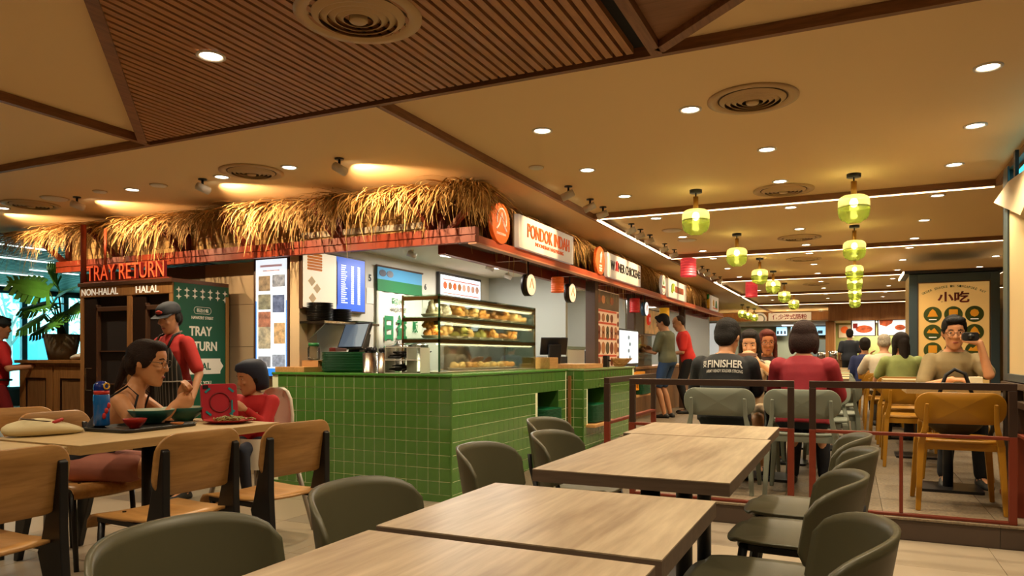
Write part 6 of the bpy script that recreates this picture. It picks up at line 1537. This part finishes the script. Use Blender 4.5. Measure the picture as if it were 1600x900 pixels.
# ================================================================ PROPS
# monstera in a pot on the window cabinets
mz = thing('monstera_plant', 'tall monstera with split leaves in a grey pot by the window', 'plant', (-7.86, 5.1, 1.07))
obj('pot', G().lathe([(.001,0),(.13,0),(.185,.28),(.17,.28),(.165,.24)], 28), M('pot_taupe', '#6b6252', .7), mz, True)
obj('soil', G().lathe([(.168,.245),(.001,.25)], 24), M('soil', '#2a1c12', .95), mz)
m_leaf = M('monstera_leaf', '#5aa044', .35, noise=(5, .25)); m_stem = M('plant_stem', '#4a5a2a', .6)
q = random.Random(21)
def monstera_leaf(base, tip_dir, L_, nrm):
    d = Vector(tip_dir).normalized(); nv = Vector(nrm); nv = (nv-d*nv.dot(d)).normalized(); sd = d.cross(nv)
    g = G()
    # heart outline with cut fingers: build each finger as a quad strip from the midrib
    N = 7
    for sx in (-1, 1):
        for k in range(N):
            t0 = .02+.93*k/N; t1 = t0+.93/N*.8
            w = L_*.48*math.sin(PI*min(1, .22+.78*(1-(t0-.05))))**.8 if k else L_*.36
            w = L_*.5*(1-((t0-.3)/.75)**2)
            sw = .10 if k else -.12
            a = d*t0*L_; b_ = d*t1*L_; c_ = d*(t1+sw)*L_+sd*sx*w-nv*w*.28; e_ = d*(t0+sw*.9)*L_+sd*sx*w*.96-nv*w*.28
            m0 = (a+e_)/2+nv*.02*L_; m1 = (b_+c_)/2+nv*.02*L_
            g.add([a, b_, m1, m0, c_, e_], [(0,1,2,3) if sx > 0 else (3,2,1,0), (3,2,4,5) if sx > 0 else (5,4,2,3)])
        # web close to the midrib
        g.add([d*0, d*L_, d*L_*.6+sd*sx*L_*.27-nv*.03*L_, d*.1*L_+sd*sx*L_*.27-nv*.03*L_], [(0,1,2,3)])
    g.v = [tuple(Vector(v)+Vector(base)) for v in g.v]
    return g
lv = [((-.12,-.1,.5),(-.7,-.5,-.55),.36,(-.3,-.8,.5)), ((-.18,-.05,.62),(-.9,-.35,-.2),.34,(-.2,-.7,.7)), ((-.02,-.12,.74),(-.3,-.6,.15),.40,(.1,-.8,.5)), ((.1,-.1,.68),(.6,-.4,.0),.38,(.2,-.8,.5)), ((-.15,-.1,.76),(-.8,-.3,.3),.34,(.1,-.8,.6)),
      ((-.1,-.05,.40),(-.75,-.4,-.5),.28,(-.3,-.8,.4)), ((.08,-.1,.5),(.5,-.5,-.5),.3,(.2,-.8,.4)), ((.02,-.05,.8),(.3,-.4,.25),.34,(.2,-.9,.3)), ((.15,0,.58),(.8,-.2,-.2),.3,(.1,-.8,.6)), ((.05,-.1,.62),(.1,-.9,-.3),.34,(0,-.5,.8))]
for b_, d_, L_, n_ in lv:
    st = obj('stem', G().tube([(q.uniform(-.05,.05), q.uniform(-.05,.05), .24), (b_[0]*.4, b_[1]*.4, .24+(b_[2]-.24)*.6), b_], [.011,.009,.006], 6), m_stem, mz, True)
    lo = obj('leaf', monstera_leaf(b_, d_, L_, n_), m_leaf, st)
    md = lo.modifiers.new('solid', 'SOLIDIFY'); md.thickness = .002
t = thing('yellow_tub', 'small yellow tub with lid beside the plant pot', 'container', (-6.62, 4.9, 1.07)); m_ytub = M('tub_yellow', '#d9a018', .4)
obj('body', G().cyl((0,0,0), (0,0,.1), .055, .06, 20), m_ytub, t, True); obj('lid', G().cyl((0,0,.1), (0,0,.12), .064, None, 20), m_ytub, t, True); obj('knob', G().cyl((0,0,.12), (0,0,.17), .025, .03, 14), m_ytub, t, True)
g = G(); g.ell((0,0,.03), (.12,.07,.035), 14, 8); g.v = [(x*(1+.12*math.sin(9*y+5*x)), y, max(0, z+.01*math.sin(23*x))) for x, y, z in g.v]
tag(obj('white_cloth', g, M('cloth_white', '#d9d5c8', .8), smooth=True), 'crumpled white cloth on the window cabinet', 'cloth').location = (-7.35, 4.95, 1.071)
# ---------------------------------------------------------------- loaded left table (top at .75)
ZT = .7505
bt = thing('water_bottle', 'tall blue water bottle with red collar and dome lid', 'bottle', (-3.39, 2.40, ZT+.018))
obj('body', G().lathe([(.001,0),(.034,0),(.038,.006),(.036,.06),(.038,.11),(.037,.15),(.033,.158)], 24), M('bottle_blue', '#1560b0', .15, coat=.5), bt, True)
obj('collar', G().cyl((0,0,.156), (0,0,.176), .0355, None, 24), M('bottle_red', '#c4302a', .35), bt, True)
ld = obj('lid', G().lathe([(.036,.176),(.037,.19),(.033,.208),(.02,.220),(.001,.223)], 24), M('bottle_navy', '#14287a', .2), bt, True)
obj('spout_ring', G().tube([(.034+.004, .014*math.cos(a), .198+.014*math.sin(a)) for a in [2*PI*k/16 for k in range(17)]], .004, 6), M('ring_yellow', '#d9a81e', .4), ld, True)
for k in range(3): obj('red_patch', G().ell((.036,-.012+.012*k,.05+.025*k), (.004,.011,.016), 8, 6), M('bottle_red'), bt, True)
def slab_tray(x, y, rz, w, d, mat, lb):
    P = rrect(w, d, .04, 5); g = G(); rs = []
    for s_, z in ((.98,.0),(1,.016),(.97,.018),(.94,.008),(.1,.007)): rs.append([(px*s_, py*s_, z) for px, py in P])
    g.rings(rs); o = tag(obj('serving_tray', g, mat, smooth=True), lb, 'tray'); o.location = (x, y, ZT); o.rotation_euler = (0, 0, rz)
slab_tray(-3.25, 2.52, PI/2+.05, .44, .32, M('tray_black', '#16130f', .45), 'black serving tray under the bowls on the left table')
def bowl(x, y, z, r, h, mo, mi, lb, grp='bowls on the left table'):
    t = thing('bowl', lb, 'bowl', (x, y, z), 0, grp)
    obj('outside', G().lathe([(.001,0),(r*.42,0),(r*.45,h*.12),(r*.8,h*.55),(r,h),(r*.985,h+.003)], 28), mo, t, True)
    obj('inside', G().lathe([(r*.985,h+.003),(r*.95,h-.002),(r*.75,h*.55),(r*.3,h*.2),(.001,h*.18)], 28), mi, t, True)
m_teal = M('bowl_teal', '#1d5a50', .3); m_tl = M('bowl_inside', '#b9c4b0', .3); m_rb = M('bowl_red', '#a3201a', .3)
bowl(-3.36, 2.66, ZT+.009, .115, .07, m_teal, m_tl, 'large teal noodle bowl nearer the bottle')
bowl(-3.40, 2.9, ZT, .115, .075, m_teal, m_tl, 'large teal noodle bowl farther back')
bowl(-3.20, 2.44, ZT+.009, .055, .045, m_rb, m_rb, 'small red bowl on the black tray')
bowl(-3.12, 2.62, ZT+.009, .033, .014, M('dish_orange', '#b5713a', .4), M('dish_orange'), 'tiny orange sauce dish on the black tray')
t = thing('dinner_plate', 'red plate with leftover fried noodles near the tablet', 'plate', (-3.08, 2.92, ZT))
obj('plate', G().lathe([(.001,0),(.08,0),(.13,.018),(.132,.02),(.128,.02),(.08,.005),(.001,.005)], 30), m_rb, t, True)
g = G(); q2 = random.Random(4)
for k in range(60):
    p = Vector((q2.gauss(0,.035), q2.gauss(0,.035), .012+abs(q2.gauss(0,.009)))); d = Vector((q2.uniform(-1,1), q2.uniform(-1,1), q2.uniform(-.2,.3)))*.03; g.tube([p-d, p+Vector((0,0,.006)), p+d], .004, 5)
obj('noodles', g, M('noodle_brown', '#8a7a3a', .6, noise=(30, .4)), t, True, kind='stuff')
tb = thing('tablet', 'tablet in red bumper case with teal corners, propped on table', 'tablet', (-3.25, 3.02, ZT), 0); tb.rotation_euler = (0, 0, PI/2-.45)
Rm = Matrix.Rotation(math.radians(-10), 4, 'X')
obj('case', G().prism(rrect(.2, .205, .02, 4, 0, .105), -.012, .012, Rm @ FY), M('case_red', '#b01f30', .45), tb, bev=.003)
obj('case_ring', G().tube([Rm @ Vector((.055*math.cos(a), -.014, .10+.055*math.sin(a))) for a in [2*PI*k/28 for k in range(29)]], .004, 6), M('case_red_dark', '#7a1422', .5), tb, True)
for x, z, a in ((-.065,.17,-.7),(.065,.17,.7),(-.065,.04,.7),(.065,.04,-.7)): obj('teal_grip', G().box(-.018,.018,-.016,-.012,-.006,.006, Rm @ at(x,0,z,Matrix.Rotation(a,4,'Y'))), M('teal_grip', '#1f8a92', .4), tb)
obj('camera_window', G().box(-.09,-.06,-.015,-.012,.18,.2, Rm), m_blk, tb)
obj('stylus', G().cyl(Rm @ Vector((.06,-.02,-.02)) + Vector((0,0,.02)), Rm @ Vector((.065,-.02,.11)), .005, None, 8), M('teal_grip'), tb)
# cream cap and folded bag
g = G(); g.ell((0,0,.03), (.17,.1,.045), 18, 9); g.v = [(x, y, max(.001, z*(1-.5*max(0,x/.17))+.004*math.sin(40*y))) for x, y, z in g.v]
cpb = thing('folded_bag', 'cream cloth bag with red trim lying folded on table', 'bag', (-3.40, 2.12, ZT)); cpb.rotation_euler = (0,0,1.3)
obj('cloth', g, M('bag_cream', '#cdbf96', .8), cpb, True); obj('red_trim', G().tube([(.02,-.07,.06),(.07,-.02,.068),(.09,.05,.06)], .008, 6), M('trim_red', '#b5302a', .6), cpb, True)
obj('oval_mark', G().tube([(-.04+.06*math.cos(a), -.03+.03*math.sin(a), .072-.01*math.cos(a)) for a in [2*PI*k/20 for k in range(21)]], .003, 5), M('mark_brown', '#4a3a2a', .6), cpb, True)
g = G(); g.ell((0,0,.08), (.13,.09,.1), 16, 10); g.v = [(x*(1+.1*math.sin(30*z)), y*(1+.1*math.cos(25*x)), max(0,z)) for x, y, z in g.v]
pb = thing('patterned_bag', 'pale multicoloured patterned bag at left table edge', 'bag', (-3.72, 2.02, .62))
obj('cloth', g, M('bag_pattern', '#8fa0a8', .8, noise=(14, .6)), pb, True); obj('handle', G().tube([(.02,-.04,.17),(.03,-.03,.22),(.03,.03,.22),(.02,.04,.17)], .012, 6), M('bag_pattern'), pb, True)
t = thing('snack_pouch', 'small blue and red pouch hanging at the chair side', 'pouch', (-3.3, 2.03, .47)); obj('body', G().ell((0,0,.06), (.05,.035,.07), 12, 8), M('pouch_blue', '#1d2a6a', .5), t, True); obj('flap', G().box(-.03,.03,-.04,.0,.1,.15), M('trim_red'), t)
# white high chair
hc = thing('high_chair', 'white plastic high chair holding the child', 'high chair', (-3.37, 3.43, 0), PI)
m_hc = M('highchair_white', '#ddd3bf', .4)
rs = []
P = rrect(.36, .34, .08, 5)
g = G(); g.rings([[(x, y, z) for x, y in P] for z in (.47, .53)]); obj('seat', g, m_hc, hc, True)
g = G(); rs = []
for z, w, y0_ in ((.52,.15,-.17),(.62,.155,-.18),(.74,.15,-.19),(.84,.125,-.20),(.89,.09,-.205),(.91,.04,-.205)):
    rs.append([(w*math.sin(a), y0_+.075*(1-math.cos(a)), z) for a in [-1.3+2.6*k/14 for k in range(15)]]+[(w*1.08*math.sin(a), y0_-.018+.075*(1-math.cos(a)), z) for a in [1.3-2.6*k/14 for k in range(15)]])
g.rings(rs); obj('back', g, m_hc, hc, True)
obj('arm_skirt', G().rings([[(x*f_, y*f_-.0, z) for x, y in rrect(.44, .40, .1, 5)] for f_, z in ((1.0,.62),(1.08,.52),(1.1,.44))], False), m_hc, hc, True)
hc.children[-1].modifiers.new('solid', 'SOLIDIFY').thickness = .01
for sx in (-1, 1):
    for sy in (-1, 1): obj('leg', G().cyl((sx*.24,sy*.24,0), (sx*.16,sy*.15,.47), .015, .017, 12), M('leg_grey', '#9a948a', .4, .4), hc, True)
# bag on the nearest yellow chair, cup on the beige man's table
bp_ = thing('backpack', 'black backpack slumped on the nearest yellow chair', 'backpack', (.62, 5.58, PL+.452))
g = G(); g.ell((0,0,.14), (.17,.11,.15), 18, 12); g.v = [(x*(1+.05*math.sin(20*z)), y, max(0, z)) for x, y, z in g.v]; obj('body', g, M('pack_black', '#0e0f14', .7), bp_, True)
obj('handle', G().tube([(-.09,-.0,.27),(-.05,-.0,.40),(.0,-.0,.44),(.06,-.0,.41),(.1,-.0,.27)], .012, 8), M('pack_black'), bp_, True)
obj('side_strap', G().tube([(.15,-.06,.2),(.21,-.08,.1),(.19,-.06,.01)], .014, 6), M('pack_black'), bp_, True)
tag(obj('napkin_block', G().box(-.04,.04,-.03,.03,0,.08), M('napkin', '#e6dcc0', .8), bev=.003), 'cream napkin block on the table by beige polo man', 'napkin holder').location = (.80, 6.05, PL+.751)
for k, (x, y, lb) in enumerate([(-.55, 6.05, 'white plate of food between the maroon woman and phone woman'), (-.3, 8.2, 'dark dish on the first aisle table'), (-.35, 9.3, 'dark dish on the second aisle table')]):
    t = thing('dinner_plate', lb, 'plate', (x, y, PL+.751), 0, 'plates on platform tables'); obj('plate', G().lathe([(.001,0),(.08,0),(.12,.016),(.118,.018),(.08,.004),(.001,.004)], 24), m_dish if k == 0 else M('plate_black'), t, True); obj('food', G().ell((0,0,.012), (.06,.05,.018), 12, 7), foods['pale'][0], t, True)
bpy.context.view_layer.update()
